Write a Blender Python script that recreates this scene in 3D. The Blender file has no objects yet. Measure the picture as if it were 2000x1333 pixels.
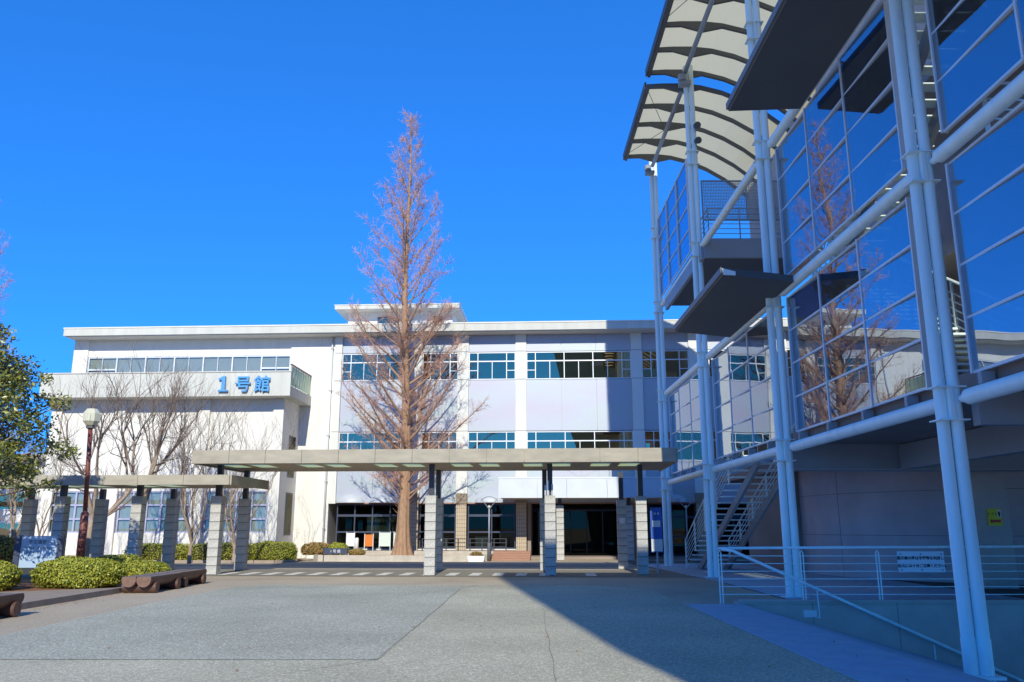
import bpy, math, random
from mathutils import Vector, Matrix
SC = bpy.context.scene
COL = SC.collection
R = math.radians

# ------------------------------------------------------------------ camera, sky, sun, exposure
cam_d = bpy.data.cameras.new('camera')
cam_d.sensor_width = 36.0
cam_d.lens = 36.0 * 1614 / 2000
cam_d.clip_end = 3000
cam = bpy.data.objects.new('camera', cam_d)
COL.objects.link(cam)
cam.location = (0, 0, 1.6)
cam.rotation_euler = (R(90 + 12.72), 0, 0)
SC.camera = cam

SUN_TRAVEL = Vector((0.008, 1.0, -0.6)).normalized()
wd = bpy.data.worlds.new('World'); SC.world = wd; wd.use_nodes = True
nt = wd.node_tree; nt.nodes.clear()
n_out = nt.nodes.new('ShaderNodeOutputWorld'); n_bg = nt.nodes.new('ShaderNodeBackground')
n_sky = nt.nodes.new('ShaderNodeTexSky'); n_sky.sky_type = 'NISHITA'; n_sky.sun_disc = False
n_sky.sun_elevation = math.asin(-SUN_TRAVEL.z)
n_sky.sun_rotation = math.atan2(-SUN_TRAVEL.x, -SUN_TRAVEL.y)
n_sky.altitude = 3000; n_sky.air_density = 0.85; n_sky.dust_density = 0.0; n_sky.ozone_density = 4.0
n_mul = nt.nodes.new('ShaderNodeMix'); n_mul.data_type = 'RGBA'; n_mul.blend_type = 'MULTIPLY'
n_mul.inputs[0].default_value = 1.0
n_mul.inputs[7].default_value = (0.155, 0.88, 2.08, 1)
n_gam = nt.nodes.new('ShaderNodeGamma'); n_gam.inputs[1].default_value = 0.6   # flatter, deeper winter blue
nt.links.new(n_sky.outputs[0], n_gam.inputs[0]); nt.links.new(n_gam.outputs[0], n_mul.inputs[6]); nt.links.new(n_mul.outputs[2], n_bg.inputs[0])
n_bg.inputs[1].default_value = 0.15
nt.links.new(n_bg.outputs[0], n_out.inputs[0])

sun_d = bpy.data.lights.new('sun', 'SUN'); sun_d.energy = 2.9; sun_d.angle = R(0.53); sun_d.color = (1.0, 0.95, 0.78)
sun = bpy.data.objects.new('sun', sun_d); COL.objects.link(sun)
sun.rotation_euler = SUN_TRAVEL.to_track_quat('-Z', 'Y').to_euler()
SC.view_settings.view_transform = 'Standard'; SC.view_settings.look = 'None'
SC.view_settings.exposure = 0.72; SC.view_settings.gamma = 1.0
SC.cycles.max_bounces = 8; SC.cycles.transparent_max_bounces = 24

# ------------------------------------------------------------------ materials
MATS = {}
def principled(name):
    m = bpy.data.materials.new(name); m.use_nodes = True
    nt = m.node_tree
    return m, nt, nt.nodes['Principled BSDF']
def mat(name, c1, c2=None, scale=4.0, rough=0.7, metal=0.0, bump=0.0, bscale=60.0, island=False, stretch=None, spec=0.4, detail=4.0, coat=0.0):
    """Two-tone noise colour with optional fine bump; island=True also varies per loose piece."""
    m, nt, b = principled(name)
    b.inputs['Roughness'].default_value = rough; b.inputs['Metallic'].default_value = metal
    b.inputs['Specular IOR Level'].default_value = spec
    if coat: b.inputs['Coat Weight'].default_value = coat
    if c2 is None: c2 = tuple(v * 0.86 for v in c1)
    tc = nt.nodes.new('ShaderNodeTexCoord'); src = tc.outputs['Object']
    if stretch:
        mp = nt.nodes.new('ShaderNodeMapping'); mp.inputs['Scale'].default_value = stretch
        nt.links.new(src, mp.inputs[0]); src = mp.outputs[0]
    if island:
        g = nt.nodes.new('ShaderNodeNewGeometry'); fac = g.outputs['Random Per Island']
    else:
        nz = nt.nodes.new('ShaderNodeTexNoise'); nz.inputs['Scale'].default_value = scale; nz.inputs['Detail'].default_value = detail
        nz.inputs['Roughness'].default_value = 0.62
        nt.links.new(src, nz.inputs['Vector'])
        mr = nt.nodes.new('ShaderNodeMapRange'); mr.inputs[1].default_value = 0.3; mr.inputs[2].default_value = 0.7
        nt.links.new(nz.outputs['Fac'], mr.inputs[0]); fac = mr.outputs[0]
    mx = nt.nodes.new('ShaderNodeMix'); mx.data_type = 'RGBA'
    mx.inputs[6].default_value = (*c1, 1); mx.inputs[7].default_value = (*c2, 1)
    nt.links.new(fac, mx.inputs[0]); nt.links.new(mx.outputs[2], b.inputs['Base Color'])
    if bump:
        n2 = nt.nodes.new('ShaderNodeTexNoise'); n2.inputs['Scale'].default_value = bscale; n2.inputs['Detail'].default_value = 3
        nt.links.new(tc.outputs['Object'] if not stretch else src, n2.inputs['Vector'])
        bp = nt.nodes.new('ShaderNodeBump'); bp.inputs['Strength'].default_value = bump; bp.inputs['Distance'].default_value = 0.02
        nt.links.new(n2.outputs['Fac'], bp.inputs['Height']); nt.links.new(bp.outputs[0], b.inputs['Normal'])
    MATS[name] = m
    return m
def speckle(name, base, dark, light, scale=90.0, big=0.25, rough=0.85, bump=0.25):
    """aggregate surface: fine voronoi/noise speckle over large soft patches"""
    m, nt, b = principled(name); b.inputs['Roughness'].default_value = rough; b.inputs['Specular IOR Level'].default_value = 0.25
    tc = nt.nodes.new('ShaderNodeTexCoord')
    v = nt.nodes.new('ShaderNodeTexVoronoi'); v.inputs['Scale'].default_value = scale
    nt.links.new(tc.outputs['Object'], v.inputs['Vector'])
    sep = nt.nodes.new('ShaderNodeSeparateColor'); nt.links.new(v.outputs['Color'], sep.inputs[0])
    cr = nt.nodes.new('ShaderNodeValToRGB'); e = cr.color_ramp.elements
    e[0].position = 0.0; e[0].color = (*dark, 1); e[1].position = 1.0; e[1].color = (*light, 1)
    k = e.new(0.45); k.color = (*base, 1)
    k = e.new(0.8); k.color = (*base, 1)
    nt.links.new(sep.outputs[0], cr.inputs[0])
    nz = nt.nodes.new('ShaderNodeTexNoise'); nz.inputs['Scale'].default_value = big; nz.inputs['Detail'].default_value = 6
    nt.links.new(tc.outputs['Object'], nz.inputs['Vector'])
    mr = nt.nodes.new('ShaderNodeMapRange'); mr.inputs[1].default_value = 0.25; mr.inputs[2].default_value = 0.75
    mr.inputs[3].default_value = 0.8; mr.inputs[4].default_value = 1.15
    nt.links.new(nz.outputs['Fac'], mr.inputs[0])
    mx = nt.nodes.new('ShaderNodeVectorMath'); mx.operation = 'SCALE'
    nt.links.new(cr.outputs[0], mx.inputs[0]); nt.links.new(mr.outputs[0], mx.inputs['Scale'])
    nt.links.new(mx.outputs[0], b.inputs['Base Color'])
    bp = nt.nodes.new('ShaderNodeBump'); bp.inputs['Strength'].default_value = bump; bp.inputs['Distance'].default_value = 0.01
    nt.links.new(sep.outputs[1], bp.inputs['Height']); nt.links.new(bp.outputs[0], b.inputs['Normal'])
    MATS[name] = m
    return m
def glass(name, tint, lo, hi, refl=(1, 1, 1), rough=0.0, wave=0.0):
    m = bpy.data.materials.new(name); m.use_nodes = True; nt = m.node_tree; nt.nodes.clear()
    o = nt.nodes.new('ShaderNodeOutputMaterial'); mx = nt.nodes.new('ShaderNodeMixShader')
    t = nt.nodes.new('ShaderNodeBsdfTransparent'); t.inputs[0].default_value = (*tint, 1)
    g = nt.nodes.new('ShaderNodeBsdfGlossy'); g.inputs[0].default_value = (*refl, 1); g.inputs['Roughness'].default_value = rough
    lw = nt.nodes.new('ShaderNodeLayerWeight'); lw.inputs[0].default_value = 0.35
    mr = nt.nodes.new('ShaderNodeMapRange'); mr.inputs[3].default_value = lo; mr.inputs[4].default_value = hi
    nt.links.new(lw.outputs['Fresnel'], mr.inputs[0]); nt.links.new(mr.outputs[0], mx.inputs[0])
    nt.links.new(t.outputs[0], mx.inputs[1]); nt.links.new(g.outputs[0], mx.inputs[2]); nt.links.new(mx.outputs[0], o.inputs[0])
    if wave:
        tc = nt.nodes.new('ShaderNodeTexCoord'); nz = nt.nodes.new('ShaderNodeTexNoise'); nz.inputs['Scale'].default_value = 0.9
        nz.inputs['Detail'].default_value = 1
        bp = nt.nodes.new('ShaderNodeBump'); bp.inputs['Strength'].default_value = wave; bp.inputs['Distance'].default_value = 0.02
        nt.links.new(tc.outputs['Object'], nz.inputs['Vector']); nt.links.new(nz.outputs['Fac'], bp.inputs['Height'])
        nt.links.new(bp.outputs[0], g.inputs['Normal'])
    MATS[name] = m
    return m

speckle('asphalt_tan', (0.47, 0.395, 0.285), (0.35, 0.29, 0.21), (0.60, 0.51, 0.39), 70, 0.3)
speckle('asphalt_blue', (0.41, 0.41, 0.315), (0.27, 0.265, 0.215), (0.78, 0.76, 0.62), 55, 0.35, bump=0.4)
speckle('asphalt_worn', (0.47, 0.445, 0.32), (0.31, 0.29, 0.215), (0.78, 0.73, 0.57), 55, 0.35, bump=0.4)
speckle('granite', (0.50, 0.49, 0.45), (0.22, 0.21, 0.20), (0.72, 0.70, 0.64), 110, 1.5, rough=0.6, bump=0.15)
mat('road', (0.27, 0.25, 0.21), (0.21, 0.195, 0.165), 1.2, 0.9, bump=0.2)
mat('road_paint', (0.78, 0.78, 0.75), (0.55, 0.55, 0.53), 9, 0.7)
mat('paving', (0.40, 0.50, 0.58), (0.29, 0.38, 0.47), 3.0, 0.75, bump=0.1)
mat('soil', (0.33, 0.15, 0.06), (0.20, 0.10, 0.05), 9, 0.95, bump=0.8, bscale=40)
mat('kerb', (0.36, 0.29, 0.22), (0.28, 0.23, 0.18), 3, 0.85, bump=0.2)
mat('planter_wall', (0.55, 0.50, 0.42), (0.40, 0.36, 0.30), 2.2, 0.85, bump=0.2)
mat('seam', (0.20, 0.185, 0.155), (0.28, 0.26, 0.21), 2.0, 0.9)
mat('joint', (0.10, 0.10, 0.10), (0.07, 0.07, 0.07), 8, 0.9)
mat('white_wall', (0.79, 0.77, 0.71), (0.71, 0.695, 0.64), 1.6, 0.8, stretch=(1, 1, 0.1), detail=6, bump=0.05, bscale=25)
mat('fascia', (0.62, 0.62, 0.555), (0.53, 0.525, 0.465), 2.2, 0.75, stretch=(1, 1, 0.12), detail=6)
mat('soffit', (0.62, 0.60, 0.55), (0.56, 0.54, 0.50), 1.0, 0.8)
mat('pilaster', (0.70, 0.70, 0.66), (0.65, 0.66, 0.63), 1.0, 0.7)
mat('alu_frame', (0.72, 0.75, 0.78), (0.66, 0.69, 0.73), 2, 0.45, metal=0.2)
mat('lilac_frame', (0.42, 0.44, 0.62), (0.38, 0.40, 0.56), 2, 0.5)
mat('dark_frame', (0.055, 0.07, 0.12), (0.04, 0.05, 0.09), 2, 0.5)
mat('tan_tile', (0.52, 0.42, 0.30), (0.44, 0.35, 0.25), 6, 0.6)
mat('capital', (0.30, 0.24, 0.17), (0.26, 0.21, 0.15), 2, 0.7)
mat('brick_red', (0.42, 0.20, 0.13), (0.33, 0.15, 0.10), 7, 0.8, bump=0.3)
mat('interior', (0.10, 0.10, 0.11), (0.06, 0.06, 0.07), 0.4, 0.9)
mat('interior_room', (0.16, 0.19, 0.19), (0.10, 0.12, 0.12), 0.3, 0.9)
mat('blind', (0.60, 0.55, 0.47), (0.54, 0.50, 0.43), 0.5, 0.85)
mat('sign_blue', (0.10, 0.36, 0.72), (0.08, 0.32, 0.66), 1, 0.45)
mat('canopy_concrete', (0.44, 0.40, 0.31), (0.33, 0.30, 0.24), 1.3, 0.85, bump=0.2, bscale=30, stretch=(1, 1, 3))
mat('canopy_soffit', (0.50, 0.42, 0.31), (0.42, 0.35, 0.26), 0.9, 0.85)
mat('black_steel', (0.05, 0.055, 0.07), (0.04, 0.045, 0.055), 3, 0.4)
mat('pipe_white', (0.82, 0.94, 0.93), (0.66, 0.79, 0.80), 3.0, 0.42, spec=0.5, stretch=(1, 1, 0.15), detail=7)
mat('steel_grey', (0.32, 0.35, 0.38), (0.27, 0.30, 0.33), 0.8, 0.5)
mat('steel_dark', (0.13, 0.135, 0.14), (0.10, 0.105, 0.11), 0.8, 0.55)
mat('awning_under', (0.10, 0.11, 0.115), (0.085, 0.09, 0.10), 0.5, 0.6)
mat('awning_edge', (0.23, 0.22, 0.22), (0.20, 0.19, 0.19), 0.5, 0.55)
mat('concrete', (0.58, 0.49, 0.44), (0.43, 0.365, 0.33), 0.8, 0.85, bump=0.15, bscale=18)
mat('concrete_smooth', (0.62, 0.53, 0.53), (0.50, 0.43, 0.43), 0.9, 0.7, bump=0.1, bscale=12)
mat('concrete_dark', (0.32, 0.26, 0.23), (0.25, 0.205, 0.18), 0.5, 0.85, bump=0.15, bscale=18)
mat('olive_wall', (0.34, 0.31, 0.22), (0.28, 0.26, 0.19), 0.2, 0.85)
mat('bark_red', (0.52, 0.33, 0.20), (0.24, 0.135, 0.08), 5.0, 0.9, bump=1.0, bscale=9, stretch=(7, 7, 0.6))
mat('limb_red', (0.42, 0.27, 0.18), (0.26, 0.16, 0.105), 3, 0.9)
mat('twig_red', (0.50, 0.25, 0.17), (0.62, 0.37, 0.26), 1.2, 0.9)
mat('bark_grey', (0.42, 0.33, 0.25), (0.24, 0.18, 0.14), 4.0, 0.9, bump=0.6, bscale=14)
mat('twig_grey', (0.27, 0.20, 0.16), (0.20, 0.15, 0.12), 3, 0.9)
mat('leaf_dark', (0.05, 0.09, 0.013), (0.29, 0.27, 0.045), island=True, rough=0.38, spec=0.6)
mat('leaf_hedge', (0.12, 0.165, 0.015), (0.42, 0.41, 0.045), island=True, rough=0.5)
mat('leaf_mixed', (0.13, 0.15, 0.03), (0.42, 0.22, 0.08), island=True, rough=0.5)
mat('leaf_orange', (0.30, 0.10, 0.02), (0.40, 0.20, 0.04), island=True, rough=0.5)
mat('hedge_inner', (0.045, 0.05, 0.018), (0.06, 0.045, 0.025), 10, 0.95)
mat('log', (0.13, 0.062, 0.042), (0.07, 0.035, 0.025), 4, 0.5, bump=0.4, bscale=25, spec=0.5)
mat('log_end', (0.23, 0.135, 0.09), (0.14, 0.08, 0.055), 9, 0.75, bump=0.3, bscale=20)
mat('log_top', (0.26, 0.215, 0.19), (0.14, 0.105, 0.09), 6, 0.6, stretch=(6, 0.6, 6))
mat('lamp_pole', (0.22, 0.07, 0.055), (0.16, 0.05, 0.04), 2, 0.45)
mat('lamp_globe', (0.62, 0.62, 0.48), (0.56, 0.56, 0.44), 2, 0.35)
mat('sign_face', (0.72, 0.80, 0.86), (0.68, 0.76, 0.83), 1, 0.5)
mat('notice_blue', (0.40, 0.52, 0.66), (0.36, 0.48, 0.62), 1, 0.5)
mat('sign_white', (0.74, 0.76, 0.76), (0.70, 0.72, 0.72), 1, 0.5)
mat('ink', (0.02, 0.025, 0.04), (0.02, 0.02, 0.03), 1, 0.6)
mat('yellow', (0.72, 0.62, 0.02), (0.66, 0.57, 0.02), 1, 0.5)
mat('red_ink', (0.55, 0.03, 0.02), (0.5, 0.03, 0.02), 1, 0.5)
mat('orange', (0.70, 0.20, 0.025), (0.62, 0.16, 0.02), 3, 0.6)
mat('pale_board', (0.62, 0.70, 0.62), (0.55, 0.64, 0.58), 1, 0.6)
mat('board_blue', (0.03, 0.12, 0.50), (0.03, 0.10, 0.42), 1, 0.5)
mat('map_green', (0.22, 0.38, 0.22), (0.45, 0.40, 0.25), 1.5, 0.6)
mat('hood', (0.50, 0.53, 0.56), (0.44, 0.48, 0.53), 1.2, 0.45)
mat('galv', (0.45, 0.46, 0.48), (0.38, 0.39, 0.41), 3, 0.4, metal=0.5)

# silver facade sheet: faint iridescent blotches and a fine grid of ribs
def silver_panel():
    m, nt, b = principled('silver_panel'); b.inputs['Roughness'].default_value = 0.5; b.inputs['Metallic'].default_value = 0.25
    tc = nt.nodes.new('ShaderNodeTexCoord')
    nz = nt.nodes.new('ShaderNodeTexNoise'); nz.inputs['Scale'].default_value = 0.45; nz.inputs['Detail'].default_value = 2
    mp = nt.nodes.new('ShaderNodeMapping'); mp.inputs['Rotation'].default_value = (0, R(35), 0); mp.inputs['Scale'].default_value = (0.6, 1, 1.6)
    nt.links.new(tc.outputs['Object'], mp.inputs[0]); nt.links.new(mp.outputs[0], nz.inputs['Vector'])
    cr = nt.nodes.new('ShaderNodeValToRGB'); e = cr.color_ramp.elements
    e[0].position = 0.3; e[0].color = (0.42, 0.41, 0.49, 1); e[1].position = 0.7; e[1].color = (0.40, 0.47, 0.48, 1)
    k = e.new(0.5); k.color = (0.41, 0.44, 0.51, 1)
    nt.links.new(nz.outputs['Fac'], cr.inputs[0]); nt.links.new(cr.outputs[0], b.inputs['Base Color'])
    sx = nt.nodes.new('ShaderNodeSeparateXYZ'); nt.links.new(tc.outputs['Object'], sx.inputs[0])
    hs = []
    for ax in (0, 2):
        mu = nt.nodes.new('ShaderNodeMath'); mu.operation = 'MULTIPLY'; mu.inputs[1].default_value = 62.8
        sn = nt.nodes.new('ShaderNodeMath'); sn.operation = 'SINE'
        nt.links.new(sx.outputs[ax], mu.inputs[0]); nt.links.new(mu.outputs[0], sn.inputs[0]); hs.append(sn)
    ad = nt.nodes.new('ShaderNodeMath'); ad.operation = 'ADD'
    nt.links.new(hs[0].outputs[0], ad.inputs[0]); nt.links.new(hs[1].outputs[0], ad.inputs[1])
    bp = nt.nodes.new('ShaderNodeBump'); bp.inputs['Strength'].default_value = 0.04; bp.inputs['Distance'].default_value = 0.01
    nt.links.new(ad.outputs[0], bp.inputs['Height']); nt.links.new(bp.outputs[0], b.inputs['Normal'])
    MATS['silver_panel'] = m
silver_panel()
# small square tiles with recessed joints (joints about 4 px apart in the photograph)
def tile_joints(name, c, j, sx, sz):
    m = MATS[name]; nt = m.node_tree; b = nt.nodes['Principled BSDF']
    tc = nt.nodes.new('ShaderNodeTexCoord'); br = nt.nodes.new('ShaderNodeTexBrick')
    br.offset = 0.0; br.inputs['Scale'].default_value = 1.0; br.inputs['Brick Width'].default_value = sx; br.inputs['Row Height'].default_value = sz
    br.inputs['Mortar Size'].default_value = 0.012; br.inputs['Color1'].default_value = (*c, 1)
    br.inputs['Color2'].default_value = (*[v * 0.9 for v in c], 1); br.inputs['Mortar'].default_value = (*j, 1)
    cx = nt.nodes.new('ShaderNodeSeparateXYZ'); cb = nt.nodes.new('ShaderNodeCombineXYZ'); ad = nt.nodes.new('ShaderNodeMath')
    nt.links.new(tc.outputs['Object'], cx.inputs[0]); nt.links.new(cx.outputs[0], ad.inputs[0]); nt.links.new(cx.outputs[1], ad.inputs[1])
    nt.links.new(ad.outputs[0], cb.inputs[0]); nt.links.new(cx.outputs[2], cb.inputs[1]); nt.links.new(cb.outputs[0], br.inputs['Vector'])
    nt.links.new(br.outputs['Color'], b.inputs['Base Color'])
    bp = nt.nodes.new('ShaderNodeBump'); bp.inputs['Strength'].default_value = 0.5; bp.inputs['Distance'].default_value = 0.01; bp.invert = True
    nt.links.new(br.outputs['Fac'], bp.inputs['Height']); nt.links.new(bp.outputs[0], b.inputs['Normal'])
tile_joints('tan_tile', (0.54, 0.44, 0.31), (0.24, 0.19, 0.14), 0.1, 0.2)
tile_joints('brick_red', (0.42, 0.21, 0.14), (0.30, 0.20, 0.15), 0.22, 0.08)

glass('glass_blue', (0.50, 0.64, 0.78), 0.34, 0.94, (0.80, 0.88, 0.98), wave=0.09)
glass('glass_clear', (0.55, 0.78, 0.92), 0.10, 0.85, (0.8, 0.9, 1.0))
glass('glass_blind', (0.80, 0.86, 0.88), 0.05, 0.7, (0.8, 0.85, 0.85))
glass('glass_office', (0.40, 0.50, 0.46), 0.33, 0.85, (1.0, 0.76, 0.45), wave=0.06)
glass('glass_dark', (0.42, 0.45, 0.46), 0.0, 0.45, (0.7, 0.65, 0.5))
def membrane(name, c, tr):
    m = bpy.data.materials.new(name); m.use_nodes = True; nt = m.node_tree; nt.nodes.clear()
    o = nt.nodes.new('ShaderNodeOutputMaterial'); mx = nt.nodes.new('ShaderNodeMixShader'); mx.inputs[0].default_value = tr
    d = nt.nodes.new('ShaderNodeBsdfDiffuse'); t = nt.nodes.new('ShaderNodeBsdfTranslucent')
    d.inputs[0].default_value = (*c, 1); t.inputs[0].default_value = (*c, 1)
    nt.links.new(d.outputs[0], mx.inputs[1]); nt.links.new(t.outputs[0], mx.inputs[2]); nt.links.new(mx.outputs[0], o.inputs[0])
    MATS[name] = m
membrane('membrane', (0.80, 0.70, 0.43), 0.68)
membrane('frosted', (0.80, 0.88, 0.70), 0.7)
membrane('mesh_screen', (0.40, 0.44, 0.50), 0.3)

# ------------------------------------------------------------------ mesh helpers
class MB:
    def __init__(s): s.v = []; s.f = []
    def box(s, x0, x1, y0, y1, z0, z1):
        n = len(s.v)
        s.v += [(x0, y0, z0), (x1, y0, z0), (x1, y1, z0), (x0, y1, z0), (x0, y0, z1), (x1, y0, z1), (x1, y1, z1), (x0, y1, z1)]
        s.f += [tuple(n + i for i in q) for q in ((0, 3, 2, 1), (4, 5, 6, 7), (0, 1, 5, 4), (1, 2, 6, 5), (2, 3, 7, 6), (3, 0, 4, 7))]
        return s
    def bbox(s, x0, x1, y0, y1, z0, z1, c):
        """box with chamfered vertical and horizontal edges"""
        n = len(s.v)
        for (xa, xb, ya, yb, z) in ((x0 + c, x1 - c, y0 + c, y1 - c, z0), (x0, x1, y0, y1, z0 + c), (x0, x1, y0, y1, z1 - c), (x0 + c, x1 - c, y0 + c, y1 - c, z1)):
            s.v += [(xa, ya, z), (xb, ya, z), (xb, yb, z), (xa, yb, z)]
        s.f.append((n + 3, n + 2, n + 1, n)); s.f.append((n + 12, n + 13, n + 14, n + 15))
        for l in range(3):
            for i in range(4):
                j = (i + 1) % 4
                s.f.append((n + l * 4 + i, n + l * 4 + j, n + l * 4 + 4 + j, n + l * 4 + 4 + i))
        return s
    def tube(s, pts, rad, n=8, cap=True):
        pts = [Vector(p) for p in pts]; base = len(s.v); prev = None
        if not isinstance(rad, (list, tuple)): rad = [rad] * len(pts)
        for i, p in enumerate(pts):
            d = (pts[min(i + 1, len(pts) - 1)] - pts[max(i - 1, 0)])
            if d.length < 1e-9: d = Vector((0, 0, 1))
            d.normalize()
            if prev is None:
                ref = Vector((0, 0, 1)) if abs(d.z) < 0.9 else Vector((1, 0, 0))
                a = d.cross(ref).normalized()
            else:
                a = prev - d * prev.dot(d)
                if a.length < 1e-6: a = d.cross(Vector((1, 0, 0)))
                a.normalize()
            prev = a; b = d.cross(a)
            for k in range(n):
                t = 2 * math.pi * k / n; q = p + (a * math.cos(t) + b * math.sin(t)) * rad[i]
                s.v.append((q.x, q.y, q.z))
        for i in range(len(pts) - 1):
            o = base + i * n
            for k in range(n):
                k2 = (k + 1) % n
                s.f.append((o + k, o + k2, o + n + k2, o + n + k))
        if cap:
            s.f.append(tuple(base + k for k in reversed(range(n)))); o = base + (len(pts) - 1) * n
            s.f.append(tuple(o + k for k in range(n)))
        return s
    def bar(s, p, q, w, h):
        """rectangular bar from p to q: w across, h in the vertical plane"""
        p = Vector(p); q = Vector(q); d = (q - p).normalized()
        up = Vector((0, 0, 1)) if abs(d.z) < 0.95 else Vector((0, 1, 0))
        a = d.cross(up).normalized() * (w / 2); b = a.cross(d).normalized() * (h / 2); n = len(s.v)
        for c in (p, q):
            for v in (c - a - b, c + a - b, c + a + b, c - a + b): s.v.append(tuple(v))
        s.f += [tuple(n + i for i in t) for t in ((3, 2, 1, 0), (4, 5, 6, 7), (0, 1, 5, 4), (1, 2, 6, 5), (2, 3, 7, 6), (3, 0, 4, 7))]
        return s
    def prism(s, poly, ax, lo, hi):
        """polygon (2-D) extruded along axis ax ('x','y','z') between lo and hi"""
        n = len(s.v); k = len(poly)
        for t in (lo, hi):
            for (a, b) in poly:
                s.v.append({'x': (t, a, b), 'y': (a, t, b), 'z': (a, b, t)}[ax])
        s.f.append(tuple(n + i for i in reversed(range(k)))); s.f.append(tuple(n + k + i for i in range(k)))
        for i in range(k):
            j = (i + 1) % k; s.f.append((n + i, n + j, n + k + j, n + k + i))
        return s
    def quad(s, a, b, c, d):
        n = len(s.v); s.v += [tuple(a), tuple(b), tuple(c), tuple(d)]; s.f.append((n, n + 1, n + 2, n + 3)); return s
    def mesh(s, name, m, smooth=False):
        me = bpy.data.meshes.new(name); me.from_pydata(s.v, [], s.f); me.update()
        import bmesh
        if len(s.f) < 5000:
            bm = bmesh.new(); bm.from_mesh(me); bmesh.ops.recalc_face_normals(bm, faces=bm.faces); bm.to_mesh(me); bm.free()
        if m: me.materials.append(MATS[m])
        if smooth: me.polygons.foreach_set('use_smooth', [True] * len(me.polygons))
        return me
    def build(s, name, m, parent=None, smooth=False):
        o = bpy.data.objects.new(name, s.mesh(name, m, smooth)); COL.objects.link(o); o.parent = parent
        return o
def put(name, me, parent=None, loc=(0, 0, 0), rz=0.0):
    o = bpy.data.objects.new(name, me); COL.objects.link(o); o.parent = parent; o.location = loc; o.rotation_euler = (0, 0, rz)
    return o
def tag(o, label, cat, group=None, kind=None):
    if label: o['label'] = label
    if cat: o['category'] = cat
    if group: o['group'] = group
    if kind: o['kind'] = kind
    return o
def struct(o): o['kind'] = 'structure'; return o
def empty(name, loc=(0, 0, 0), rz=0.0):
    o = bpy.data.objects.new(name, None); COL.objects.link(o); o.location = loc; o.rotation_euler = (0, 0, rz); o.empty_display_size = 0.3
    return o
def autosmooth(o, ang=35):
    me = o.data
    me.polygons.foreach_set('use_smooth', [True] * len(me.polygons))
    try: me.set_sharp_from_angle(angle=R(ang))
    except Exception: pass
    return o
# campus grid: local x along the facade, local y away from the camera; facade plane at y = 0
GA = -R(3.2); GO = Vector((0, 45, 0))
GM = Matrix.Translation(GO) @ Matrix.Rotation(GA, 4, 'Z')
def campus(name, x=0, y=0, z=0):
    p = GM @ Vector((x, y, z)); return empty(name, p, GA)
def cam_pt(x, y, z=0): return GM @ Vector((x, y, z))
def text_mesh(txt, size, mat_name, depth=0.0, bold=0.0, align='CENTER'):
    cu = bpy.data.curves.new('t', 'FONT'); cu.body = txt; cu.size = size; cu.extrude = depth; cu.offset = bold; cu.align_x = align
    cu.resolution_u = 3
    ob = bpy.data.objects.new('t', cu); COL.objects.link(ob)
    dg = bpy.context.evaluated_depsgraph_get(); dg.update()
    me = bpy.data.meshes.new_from_object(ob.evaluated_get(dg)); bpy.data.objects.remove(ob); bpy.data.curves.remove(cu)
    me.materials.clear(); me.materials.append(MATS[mat_name])
    return me
def lettering(name, txt, size, mat_name, parent, loc, rot=(math.pi / 2, 0, 0), depth=0.002, bold=0.0, align='CENTER'):
    o = put(name, text_mesh(txt, size, mat_name, depth, bold, align), parent, loc); o.rotation_euler = rot
    return o

# ------------------------------------------------------------------ ground, road, pavements
def sheet(name, poly, z, m):
    b = MB(); b.v = [(x, y, z) for x, y in poly]; b.f = [tuple(range(len(poly)))]
    return struct(b.build(name, m))
RX0, RZ = 4.9, -0.28   # the ramp beside the railing falls towards +x
# ground reaches the horizon; a notch is left open for the sunken ramp
for i, (nm, poly) in enumerate((('ground', [(-900, -900), (3.7, -900), (3.7, 1500), (-900, 1500)]),
                                ('ground', [(3.7, 18.4), (900, 18.4), (900, 1500), (3.7, 1500)]),
                                ('ground', [(3.7, -900), (900, -900), (900, 2.0), (3.7, 2.0)]))):
    sheet(nm, poly, 0.0, 'asphalt_tan')
sheet('asphalt_patch', [(-7.55, -6), (3.66, -6), (3.66, 22.5), (2.4, 24.3), (-7.0, 24.6), (-7.7, 23.6), (-7.85, 17.4), (-7.7, 11)], 0.004, 'asphalt_worn')
sheet('asphalt_patch', [(-7.65, 10.85), (-1.65, 10.83), (-1.38, 23.2), (-0.9, 24.25), (-6.95, 24.5), (-7.64, 23.5), (-7.8, 17.4)], 0.008, 'asphalt_blue')
b = MB()
for (x0, y0, x1, y1) in ((0.63, 17.5, 0.36, 4.0), (-1.38, 23.2, -1.66, 10.8), (-7.6, 10.83, -1.66, 10.83), (-3.4, 8.9, -1.66, 10.83), (-5, 5, -3.4, 8.9)):
    d = Vector((x1 - x0, y1 - y0, 0)).normalized(); n = Vector((-d.y, d.x, 0)) * 0.0045
    k = 14; rr = random.Random(int(x0 * 100)); L = [Vector((x0 + (x1 - x0) * i / k + rr.uniform(-.02, .02), y0 + (y1 - y0) * i / k + rr.uniform(-.02, .02), 0.0115)) for i in range(k + 1)]
    for i in range(k): b.quad(L[i] - n, L[i + 1] - n, L[i + 1] + n, L[i] + n)
struct(b.build('asphalt_seam', 'seam'))
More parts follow.
